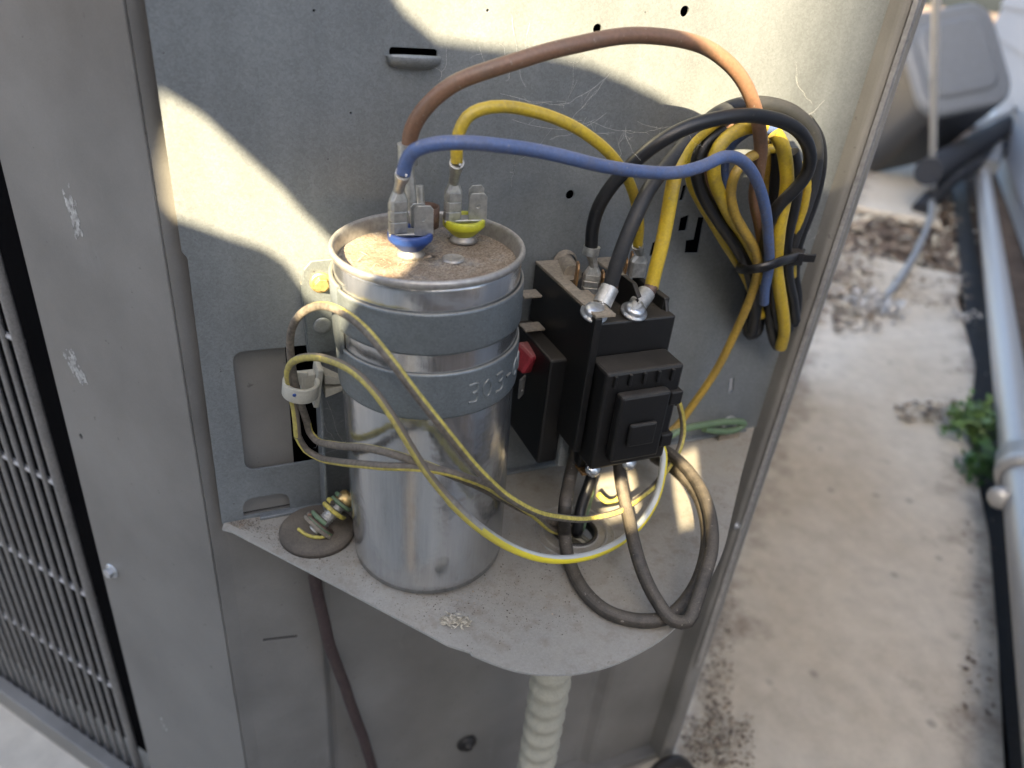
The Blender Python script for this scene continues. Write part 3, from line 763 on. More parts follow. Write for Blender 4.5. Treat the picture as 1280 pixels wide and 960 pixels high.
# curved divider between the poles
dv = [(-26, KT+1), (-34, KT+5.5), (-42, KT+5.5), (-47, KT+2), (-49, KT-6), (-49, -52), (-26, -52)]
sheet('divider', dv, [], 2.0, (Vector((80.5, 0, 0)), Vector((0, 1, 0)), Vector((0, 0, 1))), BLKP, ct, .3)
sheet('divider', [(-26, KT-2), (-44, KT-2), (-46, KT-6), (-46, -52), (-26, -52)], [], 1.6, (Vector((95.5, 0, 0)), Vector((0, 1, 0)), Vector((0, 0, 1))), BLKP, ct, .3)
K = MB(); tb = at(822, 381, 38); K.box((tb.x-7, -40, tb.z-4), (tb.x+2, -34, tb.z+1)); K.build('housing_lug', BLKP, ct, bevel=.4)
# brass tabs
def ctab(px, py, d, h=11, w=6, ang=.9):
    p = at(px, py, d)
    fr = (p, Vector((math.cos(ang), math.sin(ang), 0)), Vector((0, 0, 1)))
    return sheet('brass_tab', [(-w/2, 0), (w/2, 0), (w/2, h-1.5), (w/2-1.2, h), (-w/2+1.2, h), (-w/2, h-1.5)], [circ(0, h*.5, .8, 10)], .8, fr, BRASS, ct, .1)
ctab(719, 357, 27, 9.5, 6.3, 1.2); ctab(750, 366, 31, 9, 6.3, 1.2); ctab(779, 349, 20, 9.5, 6, 1.15); ctab(786, 342, 15, 9.5, 6, 1.15); ctab(741, 388, 40, 6, 5, 1.2)
# lug screws (heads peeking out beside the lugs)
for px, py, d in ((743, 390, 50), (793, 388, 47)):
    p = at(px, py, d); m = MB(); m.lathe([(0, 2.6), (2.2, 2.5), (3.6, 1.9), (4.2, .7), (4.2, 0), (5.2, -.2), (5.2, -1), (0, -1)], p, Vector((0, -.35, 1)), 24)
    m.build('lug_screw', ZINC, ct)
# grey standoff behind left tab
m = MB(); a = at(706, 327, 2); b = at(716, 343, 20)
m.lathe([(5, -1), (5.2, 1), (4.2, 2.2)], a, Vector((0, -1, 0)), 24); m.tube([a, b], 3.7, 18, smooth_pts=False); m.build('mounting_post', TAN, ct)
# red coil terminal sleeve and spade on the left side
p = at(655, 447, 22); M = Matrix.Translation(p) @ Euler((.35, .25, .5)).to_matrix().to_4x4()
m = MB(); m.box((-3, -5, -5), (5, 5, 5), M); m.build('red_sleeve', RED, ct, bevel=1.4)
p = at(652, 485, 24)
sheet('spade', [(-2.4, 0), (2.4, 0), (2.4, 9), (-2.4, 9)], [circ(0, 3, .7, 10)], .8, (p-Vector((0, 0, 4)), Vector((.75, .66, 0)).normalized(), Vector((0, 0, 1))), TIN, ct, .1)

# ================================================================= WIRES
def wire(name, pts, r, mats, label, cat='wire', n=14, group=None, **kw):
    m = MB(); m.tube([at(*p) if not isinstance(p, Vector) else p for p in pts], r, n, wob=.13, **kw)
    return tag(m.build(name, mats), label, cat, group)
# crimp terminals first: blue and brown on the blue cup, yellow on the yellow cup
def wire_thing(name, label, pts, r, mat, cat='wire', **kw):
    p0 = at(*pts[0]) if not isinstance(pts[0], Vector) else pts[0]
    t = thing(name, label, cat, p0)
    m = MB(); m.tube([at(*p) if not isinstance(p, Vector) else p for p in pts], r, 16, wob=.13, **kw); m.build('insulation', mat, t)
    return t
dB = -at(510, 300, 0).y
blue_top = at(504, 214, 47)
blue = wire_thing('blue_wire', 'long dusty blue wire arching from the blue capacitor cup to the wire bundle', [(504, 218, 47), (508, 202, 47.5), (518, 188, 49), (540, 180, 51), (580, 178, 53), (640, 184, 55), (700, 195, 56), (760, 208, 56), (810, 215, 55), (850, 216, 54), (880, 207, 53), (903, 196, 51), (921, 197, 49), (936, 209, 47), (949, 234, 44), (957, 265, 41), (961, 300, 37), (961, 335, 34), (956, 362, 31), (955, 378, 28)], 2.15, W_BLUE)
Mc = MBl @ Matrix.Translation((-4.3, -1.4, 1.0)) @ Matrix.Rotation(.25, 4, 'Z')
crimp(Mc, 10.5, TIN, blue, w=6.0, barrel=at(504, 216, 47))
brown = wire_thing('brown_wire', 'thick brown wire in a tall arch from the capacitor over the black cables', [(512, 186, 27), (513, 170, 28), (521, 150, 30), (538, 128, 32), (565, 107, 34), (610, 88, 36), (660, 71, 37), (710, 58, 38), (760, 48, 38), (810, 45, 38), (850, 49, 38), (885, 60, 38), (912, 80, 38), (931, 105, 38), (943, 135, 37), (949, 165, 36), (951, 190, 34), (948, 215, 32), (944, 245, 29), (950, 285, 26), (955, 320, 22), (955, 360, 18)], 2.55, W_BROWN)
Mb = MBl @ Matrix.Translation((1.6, 6.2, 2.0)) @ Matrix.Rotation(.8, 4, 'Z')
p = on(531, 268, 5); 
m = MB(); m.lathe([(4.4, 0), (5.0, 0), (5.0, 7), (4.4, 7)], (p.x, p.y, 1), n=28, closed=True, arc=(math.radians(-150), math.radians(120))); m.build('flag_clip', OXID, brown)
a = at(509, 186, 27); m = MB(); m.tube([a+Vector((.3, 0, -5)), a+Vector((0, 0, 1.6))], 3.3, 16, smooth_pts=False); b = on(515, 262, 8)
m.tube([a+Vector((.3, 0, -4)), a.lerp(b, .5), b], 1.9, 12); m.tube([on(524, 232, 14), on(526, 262, 6)], 1.6, 12, smooth_pts=False); m.build('crimp_terminal', TIN, brown)
yel = wire_thing('yellow_wire', 'slim yellow wire looping from the yellow capacitor cup to the contactor', [(571, 203, 38), (571, 186, 38), (574, 165, 38), (584, 146, 38), (602, 136, 38), (630, 133, 38), (665, 139, 38), (700, 151, 38), (730, 166, 37), (757, 186, 36), (775, 208, 34), (788, 232, 32), (796, 260, 30), (799, 285, 28), (797, 306, 26)], 1.95, W_YEL)
My = MYl @ Matrix.Translation((-4.6, -1.0, 1.0)) @ Matrix.Rotation(.25, 4, 'Z')
crimp(My, 10.0, TIN, yel, w=6.0, barrel=at(571, 203, 38))
p = at(795, 345, 24); Mk = Matrix.Translation(p) @ Matrix.Rotation(-.2, 4, 'Z')
crimp(Mk, 6.5, TIN, yel, w=7, barrel=at(797, 306, 26), grooves=0)
cabA = wire_thing('black_cable', 'glossy black cable arching in front of the bundle down to the left contactor tab', [(739, 308, 30), (741, 285, 31), (749, 258, 33), (765, 232, 36), (790, 206, 40), (822, 179, 44), (858, 159, 46), (897, 148, 47), (940, 145, 47), (980, 153, 46), (1004, 170, 45), (1013, 193, 43), (1008, 218, 41), (992, 239, 39), (973, 258, 36), (961, 280, 31), (955, 310, 25), (950, 345, 20), (946, 385, 17)], 2.5, W_BLK)
p = at(737, 366, 30); Mk = Matrix.Translation(p) @ Matrix.Rotation(-.45, 4, 'Z')
crimp(Mk, 8.0, TIN, cabA, w=7, barrel=at(739, 312, 30), grooves=2)
m = MB(); a = at(738, 318, 30); b = at(740, 308, 30); m.tube([a, b], 3.2, 16, smooth_pts=False); m.build('crimp_sleeve', TIN, cabA)
cabB = wire_thing('charcoal_cable', 'thick charcoal cable rising from the left contactor lug behind the black cable', [(762, 360, 43), (770, 332, 43), (783, 297, 42), (799, 262, 40), (815, 232, 37), (833, 207, 33), (850, 187, 30), (872, 163, 27), (898, 142, 26), (930, 131, 25), (965, 131, 25), (995, 143, 25), (1015, 165, 25), (1021, 195, 25), (1016, 230, 24), (1003, 268, 23), (990, 305, 21), (984, 340, 19), (985, 380, 16), (984, 412, 13)], 2.85, W_GRY)
def lug(px0, py0, d0, px1, py1, d1, parent):
    a = at(px0, py0, d0); b = at(px1, py1, d1); t = (b-a).normalized(); m = MB()
    m.tube([a, b], 3.6, 18, smooth_pts=False); s = t.cross(CF).normalized()
    m.tube([a-CF*3.3+s*.3, b-CF*3.3+s*.3], .5, 6, smooth_pts=False)
    m.tube([a, a-t*5], 2.6, 12, smooth_pts=False); m.build('copper_lug', TIN, parent)
lug(752, 381, 46, 762, 360, 43, cabB)
m = MB(); m.tube([at(762, 362, 43), at(764, 355, 43)], 2.9, 12, smooth_pts=False); m.build('bare_copper', OXID, cabB)
cabY = wire_thing('thick_yellow_cable', 'thick yellow cable rising from the right contactor lug to the bundle', [(814, 360, 42), (820, 335, 41), (828, 300, 39), (835, 265, 37), (841, 232, 35), (848, 205, 33), (860, 182, 30), (885, 158, 26), (915, 140, 22), (950, 131, 20), (985, 140, 19), (1004, 160, 18), (1013, 190, 18), (1010, 225, 18), (1000, 262, 18), (990, 298, 18), (983, 340, 18), (980, 380, 17)], 2.75, W_YEL)
lug(797, 381, 46, 808, 366, 43, cabY)
m = MB(); m.tube([at(809, 367, 43), at(815, 357, 42)], 2.7, 12, smooth_pts=False); m.build('bare_copper', OXID, cabY)
def B(name, pts, r, mat, label, cat='wire'): return wire(name, pts, r, mat, label, cat, group='wires looped in the hanging bundle')
B('yellow_wire', [(880, 178, 22), (866, 196, 20), (863, 222, 18), (875, 252, 17), (893, 282, 17), (912, 312, 17), (928, 338, 17), (940, 365, 14), (952, 395, 12)], 2.16, W_YEL, 'yellow wire on the outer left edge of the hanging bundle')
B('black_wire', [(905, 165, 26), (882, 180, 27), (872, 205, 28), (874, 230, 28), (886, 256, 27), (903, 282, 26), (921, 308, 25), (935, 335, 23), (942, 365, 20), (944, 395, 17), (940, 415, 14)], 2.70, W_BLK, 'black wire inside the left edge of the bundle, between two yellow ones')
B('yellow_wire', [(955, 158, 30), (930, 160, 31), (908, 173, 32), (894, 194, 33), (893, 220, 33), (901, 245, 32), (911, 268, 30), (928, 292, 27), (940, 320, 24), (948, 350, 20)], 2.61, W_YEL, 'yellow loop behind the blue wire at the left of the bundle')
B('long_yellow_wire', [(958, 190, 33), (938, 196, 34), (919, 216, 35), (913, 240, 35), (918, 265, 34), (930, 288, 33), (942, 308, 32), (947, 330, 30), (943, 355, 27), (932, 388, 23), (915, 425, 18), (893, 466, 13), (868, 504, 10), (845, 534, 9), (822, 552, 9), (795, 566, 10)], 1.98, W_YELT, 'aged yellow wire slanting down from the bundle to behind the contactor')
B('yellow_wire', [(968, 166, 30), (978, 182, 32), (983, 205, 33), (983, 235, 33), (978, 262, 33), (973, 290, 32), (971, 325, 30), (974, 360, 27), (979, 395, 23), (980, 420, 20), (976, 434, 17)], 2.79, W_YEL, 'broad yellow wire down the middle right of the bundle, ending lowest')
B('black_wire', [(990, 190, 30), (996, 215, 30), (994, 245, 29), (988, 275, 28), (983, 305, 26), (984, 340, 24), (990, 375, 20), (994, 400, 16)], 2.70, W_BLK, 'black wire right of the broad yellow one in the bundle')
B('yellow_wire', [(1003, 205, 26), (1008, 230, 26), (1005, 258, 25), (997, 285, 23), (990, 310, 21), (990, 345, 18)], 1.98, W_YEL, 'thin yellow wire seen between black wires on the bundle right side')
B('black_wire', [(1008, 150, 20), (1023, 175, 20), (1026, 205, 19), (1020, 240, 18), (1008, 275, 17), (997, 305, 16), (993, 340, 14), (996, 375, 11), (992, 405, 9)], 2.61, W_BLK, 'outermost black wire on the right edge of the bundle')
B('blue_wire', [(968, 163, 24), (945, 160, 24), (925, 170, 24), (910, 188, 24), (905, 210, 23), (908, 240, 21), (922, 272, 18)], 2.07, W_BLUE, 'hidden blue loop inside the bundle behind the yellow wires')
B('brown_wire', [(925, 152, 19), (903, 160, 19), (888, 180, 18), (882, 205, 17), (890, 240, 15), (912, 280, 13), (934, 330, 12), (945, 370, 11)], 2.61, W_BROWN, 'brown loop at the back of the bundle upper left')
B('yellow_wire', [(952, 195, 21), (960, 187, 22), (975, 186, 22), (985, 190, 20)], 1.98, W_YEL, 'short horizontal piece of yellow wire inside the bundle loop')
B('yellow_wire', [(966, 175, 17), (960, 205, 17), (961, 240, 17), (957, 275, 17), (958, 320, 17), (962, 370, 15)], 3.06, W_YELT, 'shadowed yellow wire behind the brown wire inside the bundle')
B('black_wire', [(968, 168, 21), (970, 200, 21), (968, 240, 21), (966, 280, 20), (966, 330, 20), (968, 380, 18), (972, 412, 15), (968, 426, 12)], 2.16, W_BLK, 'narrow black wire at the centre of the bundle')
B('charcoal_wire', [(958, 320, 14), (960, 360, 14), (963, 395, 14), (968, 425, 13), (972, 432, 10)], 2.88, W_GRY, 'charcoal wire end below the cable tie beside the broad yellow one')
B('black_wire', [(946, 330, 10), (938, 365, 9), (933, 400, 9), (938, 418, 9), (946, 414, 9), (950, 390, 8), (950, 350, 8)], 2.88, W_BLK, 'black wire bent into a small loop at the bottom left of the bundle')
# cable tie
ti = thing('cable_tie', 'black cable tie cinching the hanging bundle of wires', 'cable tie', at(955, 335, 30))
pts = [at(*p) for p in ((924, 328, 14), (925, 335, 24), (935, 337, 34), (952, 334, 39), (972, 327, 39), (988, 322, 33), (1000, 318, 22), (998, 316, 10), (970, 320, 3), (935, 325, 4), (924, 328, 14))]
m = MB(); pp = spline(pts, 2); vs = []
for p in pp: vs += [p+Vector((0, 0, 2.0)), p-Vector((0, 0, 2.0))]
m.add(vs, [(2*i, 2*i+1, 2*i+3, 2*i+2) for i in range(len(pp)-1)]); o = m.build('strap', BLKM, ti); s = o.modifiers.new('solid', 'SOLIDIFY'); s.thickness = .0012; s.offset = 1
p = at(992, 321, 27); M = Matrix.Translation(p) @ Matrix.Rotation(-.1, 4, 'Y') @ Matrix.Rotation(-.3, 4, 'Z')
m = MB(); m.box((-3, -3, -3.2), (3.4, 3, 3.0), M); m.build('lock_head', BLKM, ti, bevel=.6)
m = MB(); m.box((2, -.8, -2), (10, .6, 1.6), M @ Matrix.Rotation(.08, 4, 'Y')); m.build('tail', BLKM, ti, bevel=.3)

# ground wires at the left: yellow stripe on a dust-browned sleeve
def stripe(a, b): return lambda u: 1 if a <= u <= b else 0
def gwire(label, pts, r=2.05, st=(.05, .45), mats=None, name='ground_wire', tw=0):
    m = MB(); m.tube(pts, r, 16, stripe=stripe(*st), twist=tw, wob=.2)
    return tag(m.build(name, mats or [G_GREY, G_YEL]), label, 'wire')
A_ = [at(*p) for p in ((384, 528, 22), (374, 500, 24), (367, 470, 25), (363, 437, 27), (367, 408, 31), (380, 389, 36), (402, 382, 44), (430, 391, 55), (458, 413, 66), (485, 446, 76), (515, 487, 83), (548, 528, 87), (580, 567, 88), (607, 597, 87), (632, 620, 85), (665, 638, 82), (700, 647, 78), (735, 649, 74), (770, 640, 68), (798, 624, 62), (820, 605, 56), (836, 584, 50), (849, 560, 44), (854, 535, 40), (850, 508, 38), (838, 486, 38), (822, 470, 40), (800, 462, 40))]
B_ = [at(*p) for p in ((372, 545, 22), (369, 515, 22), (363, 485, 23), (360, 465, 26), (368, 451, 31), (388, 446, 38), (412, 450, 47), (440, 463, 57), (466, 487, 66), (490, 520, 72), (512, 556, 76), (535, 592, 79), (565, 628, 82), (600, 660, 84), (640, 685, 84), (675, 697, 84), (712, 699, 82), (750, 690, 77), (782, 672, 71), (806, 648, 66), (821, 620, 61), (828, 590, 57), (829, 565, 52), (820, 545, 47))]
m = MB(); k = 14
m.tube(B_, lambda u: 1.4 if u < .45 else 1.7, 18, stripe=lambda u, t: 1 if ((.62 <= u) if t < .5 else (u > .5 or u < .1)) else 0); 
t = thing('ground_wire', 'striped ground wire with the lower loop, ending in a clean bright bow', 'wire', B_[0], 'striped ground wires')
m.build('sleeve', [FADE_G, FADE_Y], t)
C_ = [A_[0]]+[at(*p) for p in ((387, 540, 22), (395, 550, 25), (415, 556, 38), (450, 559, 58), (485, 566, 71), (520, 577, 76), (555, 590, 78), (590, 604, 74), (625, 622, 62), (660, 640, 52))]+[on(696, 655, -124), on(716, 662, -134), on(718, 664, -160)]
m = MB(); m.tube(A_, 1.38, 16, stripe=stripe(.38, .62), wob=.2); m.tube(C_, 1.38, 16, stripe=stripe(.5, .85), wob=.12)
tag(m.build('ground_wire', [G_GREY, G_YEL]), 'dusty yellow striped ground wire with the tallest loop across the capacitor front', 'wire', 'striped ground wires')
D_ = [B_[0]]+[at(*p) for p in ((382, 562, 22), (398, 571, 26), (435, 579, 52), (475, 582, 69), (520, 584, 77), (560, 590, 79), (596, 602, 79), (630, 620, 72), (662, 640, 62))]+[on(690, 662, -126), on(711, 668, -134), on(714, 668, -160)]
m = MB(); m.tube(D_, 1.4, 16, stripe=stripe(.02, .42), wob=.1); m.build('lower_length', [G_GREY, G_YEL], t)
# white clip
cl = thing('wire_clip', 'white nylon wire clip with an arrow anchor holding the ground wires', 'clip', at(395, 482, 14))
c = at(376, 484, 22)
m = MB(); m.lathe([(5.2, -3.0), (6.6, -3.0), (6.6, 3.0), (5.2, 3.0)], c, Vector((.12, -.1, 1)), 32, closed=True, arc=(math.radians(-300), math.radians(15))); m.build('collar', WHITEP, cl, bevel=.3)
m = MB(); a = at(392, 474, 16); b = at(400, 480, 14)
M = Matrix.Translation(at(396, 478, 15)); m.box((-1.2, -5, -8.5), (1.0, 5, 8.0), M @ Matrix.Rotation(.15, 4, 'Y')); m.box((-6, -2.2, -3), (-.5, 2.2, 5), M); m.build('saddle', WHITEP, cl, bevel=.6)
m = MB(); a = at(404, 477, 13); b = at(440, 479, 17)
for s in (-1, 1): m.hexa([a+Vector((0, -4, 1.0*s)), a+Vector((0, 4, 1.0*s)), a+Vector((0, 4, 5.0*s)), a+Vector((0, -4, 5.0*s))], [b+Vector((0, -1, 0)), b+Vector((0, 1, 0)), b+Vector((0, 1, 1.2*s)), b+Vector((0, -1, 1.2*s))])
m.build('arrow_anchor', WHITEP, cl, bevel=.3)
MB().lathe([(0, .1), (.7, .1), (.7, -.1)], at(368, 494, 29.3), Vector((0, -1, 0)), 12).build('blue_dot', BLUEP, cl)

# rubber disc, ground stud with coiled wire ends
gc = on(396, 663)
gr = thing('rubber_grommet', 'round dusty rubber grommet disc on the left corner of the shelf', 'grommet', (gc.x, gc.y-4, -134))
m = MB(); m.lathe([(0, 3.2), (9, 3.2), (14.6, 2.6), (15.6, 1.4), (15.6, -.2), (14, -.4)], (gc.x, gc.y-2, -134.2), n=48); m.build('disc', RUBBER, gr)
stud = thing('ground_stud', 'steel stud wrapped in stripped striped wire ends above the rubber disc', 'stud', (gc.x+4, gc.y-3, -131))
s0 = on(392, 662, -130)+Vector((0, -1, 0)); s1 = at(430, 626, 17)
m = MB(); m.tube([s0, s1], 2.6, 16, smooth_pts=False); 
sd = (s1-s0).normalized()
for k in range(14):
    q = s0+sd*(k*(s1-s0).length/14); m.lathe([(2.6, 0), (2.95, .5), (2.6, 1)], q, sd, 16)
m.build('threaded_shaft', TIN, stud)
m = MB(); m.lathe([(0, 4), (2.6, 4), (3.6, 3), (3.9, 1), (3.9, -1), (3, -2)], s1, sd, 20); m.build('stud_cap', GOLD, stud)
def coil(cen, r, turns, wr, st, mats, pitch, seed):
    u = sd.orthogonal().normalized(); w = sd.cross(u); pts = []
    for i in range(int(turns*14)+1):
        a = 2*PI*i/14; pts.append(cen+sd*(pitch*i/14)+(u*math.cos(a)+w*math.sin(a))*r)
    m = MB(); m.tube(pts, wr, 10, stripe=st, step=1.2); m.build('wire_coil', mats, stud)
coil(s0+sd*3, 5.6, 1.3, 1.15, stripe(.1, .4), [OXID, G_GRN], 2.3, 1)
coil(s0+sd*2, 6.6, 1.1, .9, stripe(0, 1), [W_BROWN, TAN], 1.6, 1)
coil(s0+sd*11, 4.8, 1.2, 1.1, stripe(0, .5), [G_GREY, G_YEL], 2.4, 2)
coil(s0+sd*15, 4.2, 1.2, 1.0, stripe(0, .5), [TAN, G_GRN], 2.4, 3)
m = MB(); m.tube([on(373, 661, -130.0), on(384, 669, -130.2), on(400, 672, -130), on(412, 668, -129)], .75, 8); m.build('bare_end', G_YEL, stud)

# heavy dusty cables at the right of the shelf
wire('heavy_black_cable', [(722, 560, 45), (712, 600, 48), (706, 632, 60), on(706, 668, -126), on(712, 702, -130.5), on(728, 736, -131), on(760, 765, -131.3), on(800, 776, -131.3), on(838, 770, -130), on(864, 742, -126), on(880, 702, -121), on(884, 662, -117), on(877, 630, -114), on(863, 606, -112), on(845, 588, -111), (818, 572, 22)], 2.8, W_DUST, 'heavy dusty black cable sweeping in a wide low bow round the shelf hole', 'cable', group='heavy cables on the shelf')
wire('heavy_black_cable', [(772, 560, 52), (776, 600, 56), (784, 640, 68), on(794, 685, -112), on(806, 722, -118), on(822, 752, -124), on(842, 776, -127), on(860, 777, -125), on(868, 758, -122), on(877, 730, -118), on(889, 690, -113), on(889, 650, -109), on(878, 616, -106), on(860, 588, -104), on(838, 568, -103), (815, 556, 20)], 2.7, W_DUST, 'heavy dusty black cable hanging steeply in front and doubling back on the right', 'cable', group='heavy cables on the shelf')
wire('black_lead', [(745, 560, 40), (738, 600, 44), (728, 630, 48), on(722, 662, -130), on(722, 664, -142), on(722, 664, -160)], 2.6, W_BLK, 'black lead dropping from the contactor into the knockout hole in the shelf', 'cable')
wire('green_lead', [(742, 570, 34), (738, 615, 40), on(728, 655, -128), on(726, 662, -142), on(726, 662, -160)], 1.6, G_GRN, 'dark green lead going down the knockout hole beside the black one', 'wire')
gw = thing('green_ground_wire', 'short green ground wire with a flattened eyelet low on the right of the panel', 'wire', at(860, 535, 8))
m = MB(); m.tube([at(*p) for p in ((790, 565, 12), (820, 555, 12), (850, 538, 11), (880, 531, 10), (912, 527, 9), (930, 529, 8), (922, 536, 8), (900, 539, 9), (880, 536, 10))], 1.9, 12); m.build('insulation', G_GRN, gw)
m = MB(); a = at(912, 532, 7); m.lathe([(2.5, -.5), (5.5, -.5), (5.5, .5), (2.5, .5)], a, Vector((0, -1, .25)), 24, closed=True); m.build('eyelet', TIN, gw)
wire('green_yellow_wire', [(772, 590, 40), (778, 610, 42), (772, 625, 44), (760, 628, 44), (748, 618, 42)], 1.4, G_YEL, 'short bright yellow wire end curled behind the heavy cables', 'wire')
# clutter below the contactor: screws on panel
hex_screw(at(828, 516, 2), (0, -1, 0), 2.6, ZINC, ac)
# conduit below the shelf
cd = MB(); top = on(683, 838, -136); x, y = top.x+9, top.y+26
c0 = at(684, 846, 58); c1_ = Vector((c0.x+1.5, c0.y, GZ+10))
prof = []; z = -136; k = 0; L_ = z-(GZ+14)
P = MB(); pts = []; nseg = 62
vs = []; nn = 28
for i in range(nseg*4+1):
    t = i/(nseg*4); zz = z-L_*t; rr = 9.6+.8*math.sin(2*PI*t*24)
    cx = c0.x+4*math.sin(t*2.6); cy = c0.y+3*t
    for q in range(nn):
        a = 2*PI*q/nn; vs.append((cx+rr*math.cos(a), cy+rr*math.sin(a), zz+1.6*math.cos(a)))
P.add(vs, [(i*nn+q, i*nn+(q+1) % nn, (i+1)*nn+(q+1) % nn, (i+1)*nn+q) for i in range(nseg*4) for q in range(nn)])
cdo = thing('flexible_conduit', 'ribbed beige flexible conduit dropping from beneath the shelf', 'conduit', (c0.x, c0.y, GZ+10))
P.build('ribbed_tube', CONDUIT, cdo)
m = MB(); m.lathe([(11, -142), (12.4, -142), (12.6, -136), (8, -135.8)], (c0.x, c0.y, 0), n=24); m.build('fitting', CONDUIT, cdo)
wire('maroon_cable', [Vector((gc.x+3, gc.y+2, -136)), (394, 722, 4), (402, 765, 6), (412, 805, 6), (428, 850, 4), (444, 895, 2), (458, 935, 0), (470, 975, 0), (480, 1010, 0)], 2.9, W_MAROON, 'maroon cable hanging below the shelf in front of the recessed grey wall', 'cable')

# dry husk on the shelf
random.seed(11); hp = on(569, 780)
m = MB()
ax_ = Vector((.93, -.36, 0)); ay_ = Vector((.36, .93, 0))
for i in range(120):
    u = random.uniform(-1, 1); v = random.gauss(0, .45)*(1-.6*u*u); h = abs(random.gauss(0, .6))*(1-u*u*.5)
    if u < .2 and abs(v) < .13: v += .3
    q = Vector((hp.x, hp.y, -134.2))+ax_*(u*5.6)+ay_*(v*2.9)+Vector((0, 0, .2+h*1.8))
    d1 = (ax_+ay_*random.gauss(0, .5)+Vector((0, 0, random.gauss(0, .35)))).normalized()*random.uniform(.6, 1.7); d2 = (ay_*random.choice((-1, 1))+Vector((0, 0, random.gauss(0, .7)))).normalized()*random.uniform(.3, .9)
    m.add([q-d1, q+d2*.8, q+d1, q-d2, q+Vector((0, 0, .35))], [(0, 1, 4), (1, 2, 4), (2, 3, 4), (3, 0, 4)], 0, False)
tag(m.build('dry_husk', HUSK), 'pale crumpled dry insect husk lying near the front edge of the shelf', 'husk')

# dust crumbs and fibres on the capacitor lid
random.seed(4); m = MB()
for i in range(1300):
    r = 29*math.sqrt(random.random()); a = random.random()*2*PI
    if i > 700: r = random.gauss(15, 6); a = math.radians(random.gauss(235, 35))
    if r > 28.5: continue
    q = Vector((CX+r*math.cos(a), CY+r*math.sin(a), LZ-.5)); s = random.uniform(.08, .26)
    vs = [q+Vector((random.uniform(-s, s), random.uniform(-s, s), random.uniform(0, s*1.6))) for _ in range(4)]
    m.add(vs, [(0, 1, 2), (0, 3, 1), (1, 3, 2), (0, 2, 3)], random.randint(0, 2), False)
for i in range(110):
    r = abs(random.gauss(14, 6)); a = math.radians(random.gauss(235, 40))
    if i < 45: bx_, by_ = bB.x+random.gauss(0, 2), bB.y-6+random.gauss(0, 2)
    else: bx_, by_ = CX+r*math.cos(a), CY+r*math.sin(a)
    if (bx_-CX)**2+(by_-CY)**2 > 27**2: continue
    q = Vector((bx_, by_, LZ)); d1 = Vector((random.gauss(0, 1), random.gauss(0, 1), random.uniform(0, .7))).normalized(); l = random.uniform(1, 4)
    m.tube([q, q+d1*l*.5+Vector((random.gauss(0, .3), random.gauss(0, .3), .2)), q+d1*l], .05, 4, step=1, mi=0)
dustob = m.build('dust', [FLUFF, BARK, TAN], cap); dustob['kind'] = 'stuff'

# grit on the shelf and on the contactor top
def grit(name, n, place, parent, smax, seed):
    random.seed(seed); m = MB()
    for _ in range(n):
        q = place(); s_ = random.uniform(.08, smax)
        vs = [q+Vector((random.uniform(-s_, s_), random.uniform(-s_, s_), random.uniform(-.1, s_))) for _ in range(4)]
        m.add(vs, [(0, 1, 2), (0, 3, 1), (1, 3, 2), (0, 2, 3)], random.randint(0, 2), False)
    o = m.build(name, [BARK, TAN, LITT], parent); o['kind'] = 'stuff'; return o
def _sh():
    while True:
        c_ = random.choice([(300, 652, 14, 5), (300, 655, 12, 5), (345, 668, 18, 9), (380, 690, 30, 12), (460, 705, 40, 14), (700, 700, 60, 30), (620, 745, 60, 25), (650, 780, 90, 30), (880, 600, 20, 40), (560, 745, 50, 18)])
        p = on(random.gauss(c_[0], c_[2]), random.gauss(c_[1], c_[3]), -134.3)
        if p.y < -1 and p.y > -100 and p.x+74 > -(p.y)*.78 and p.x < 150 and (p.x-kx)**2+(p.y-ky)**2 > 120: return p
grit('grit', 4200, _sh, shelf, .42, 31)
grit('grit', 500, lambda: Vector((random.uniform(kx0+6, kx0+24), random.uniform(-44, -8), KT-5.8)), ct, .35, 32)

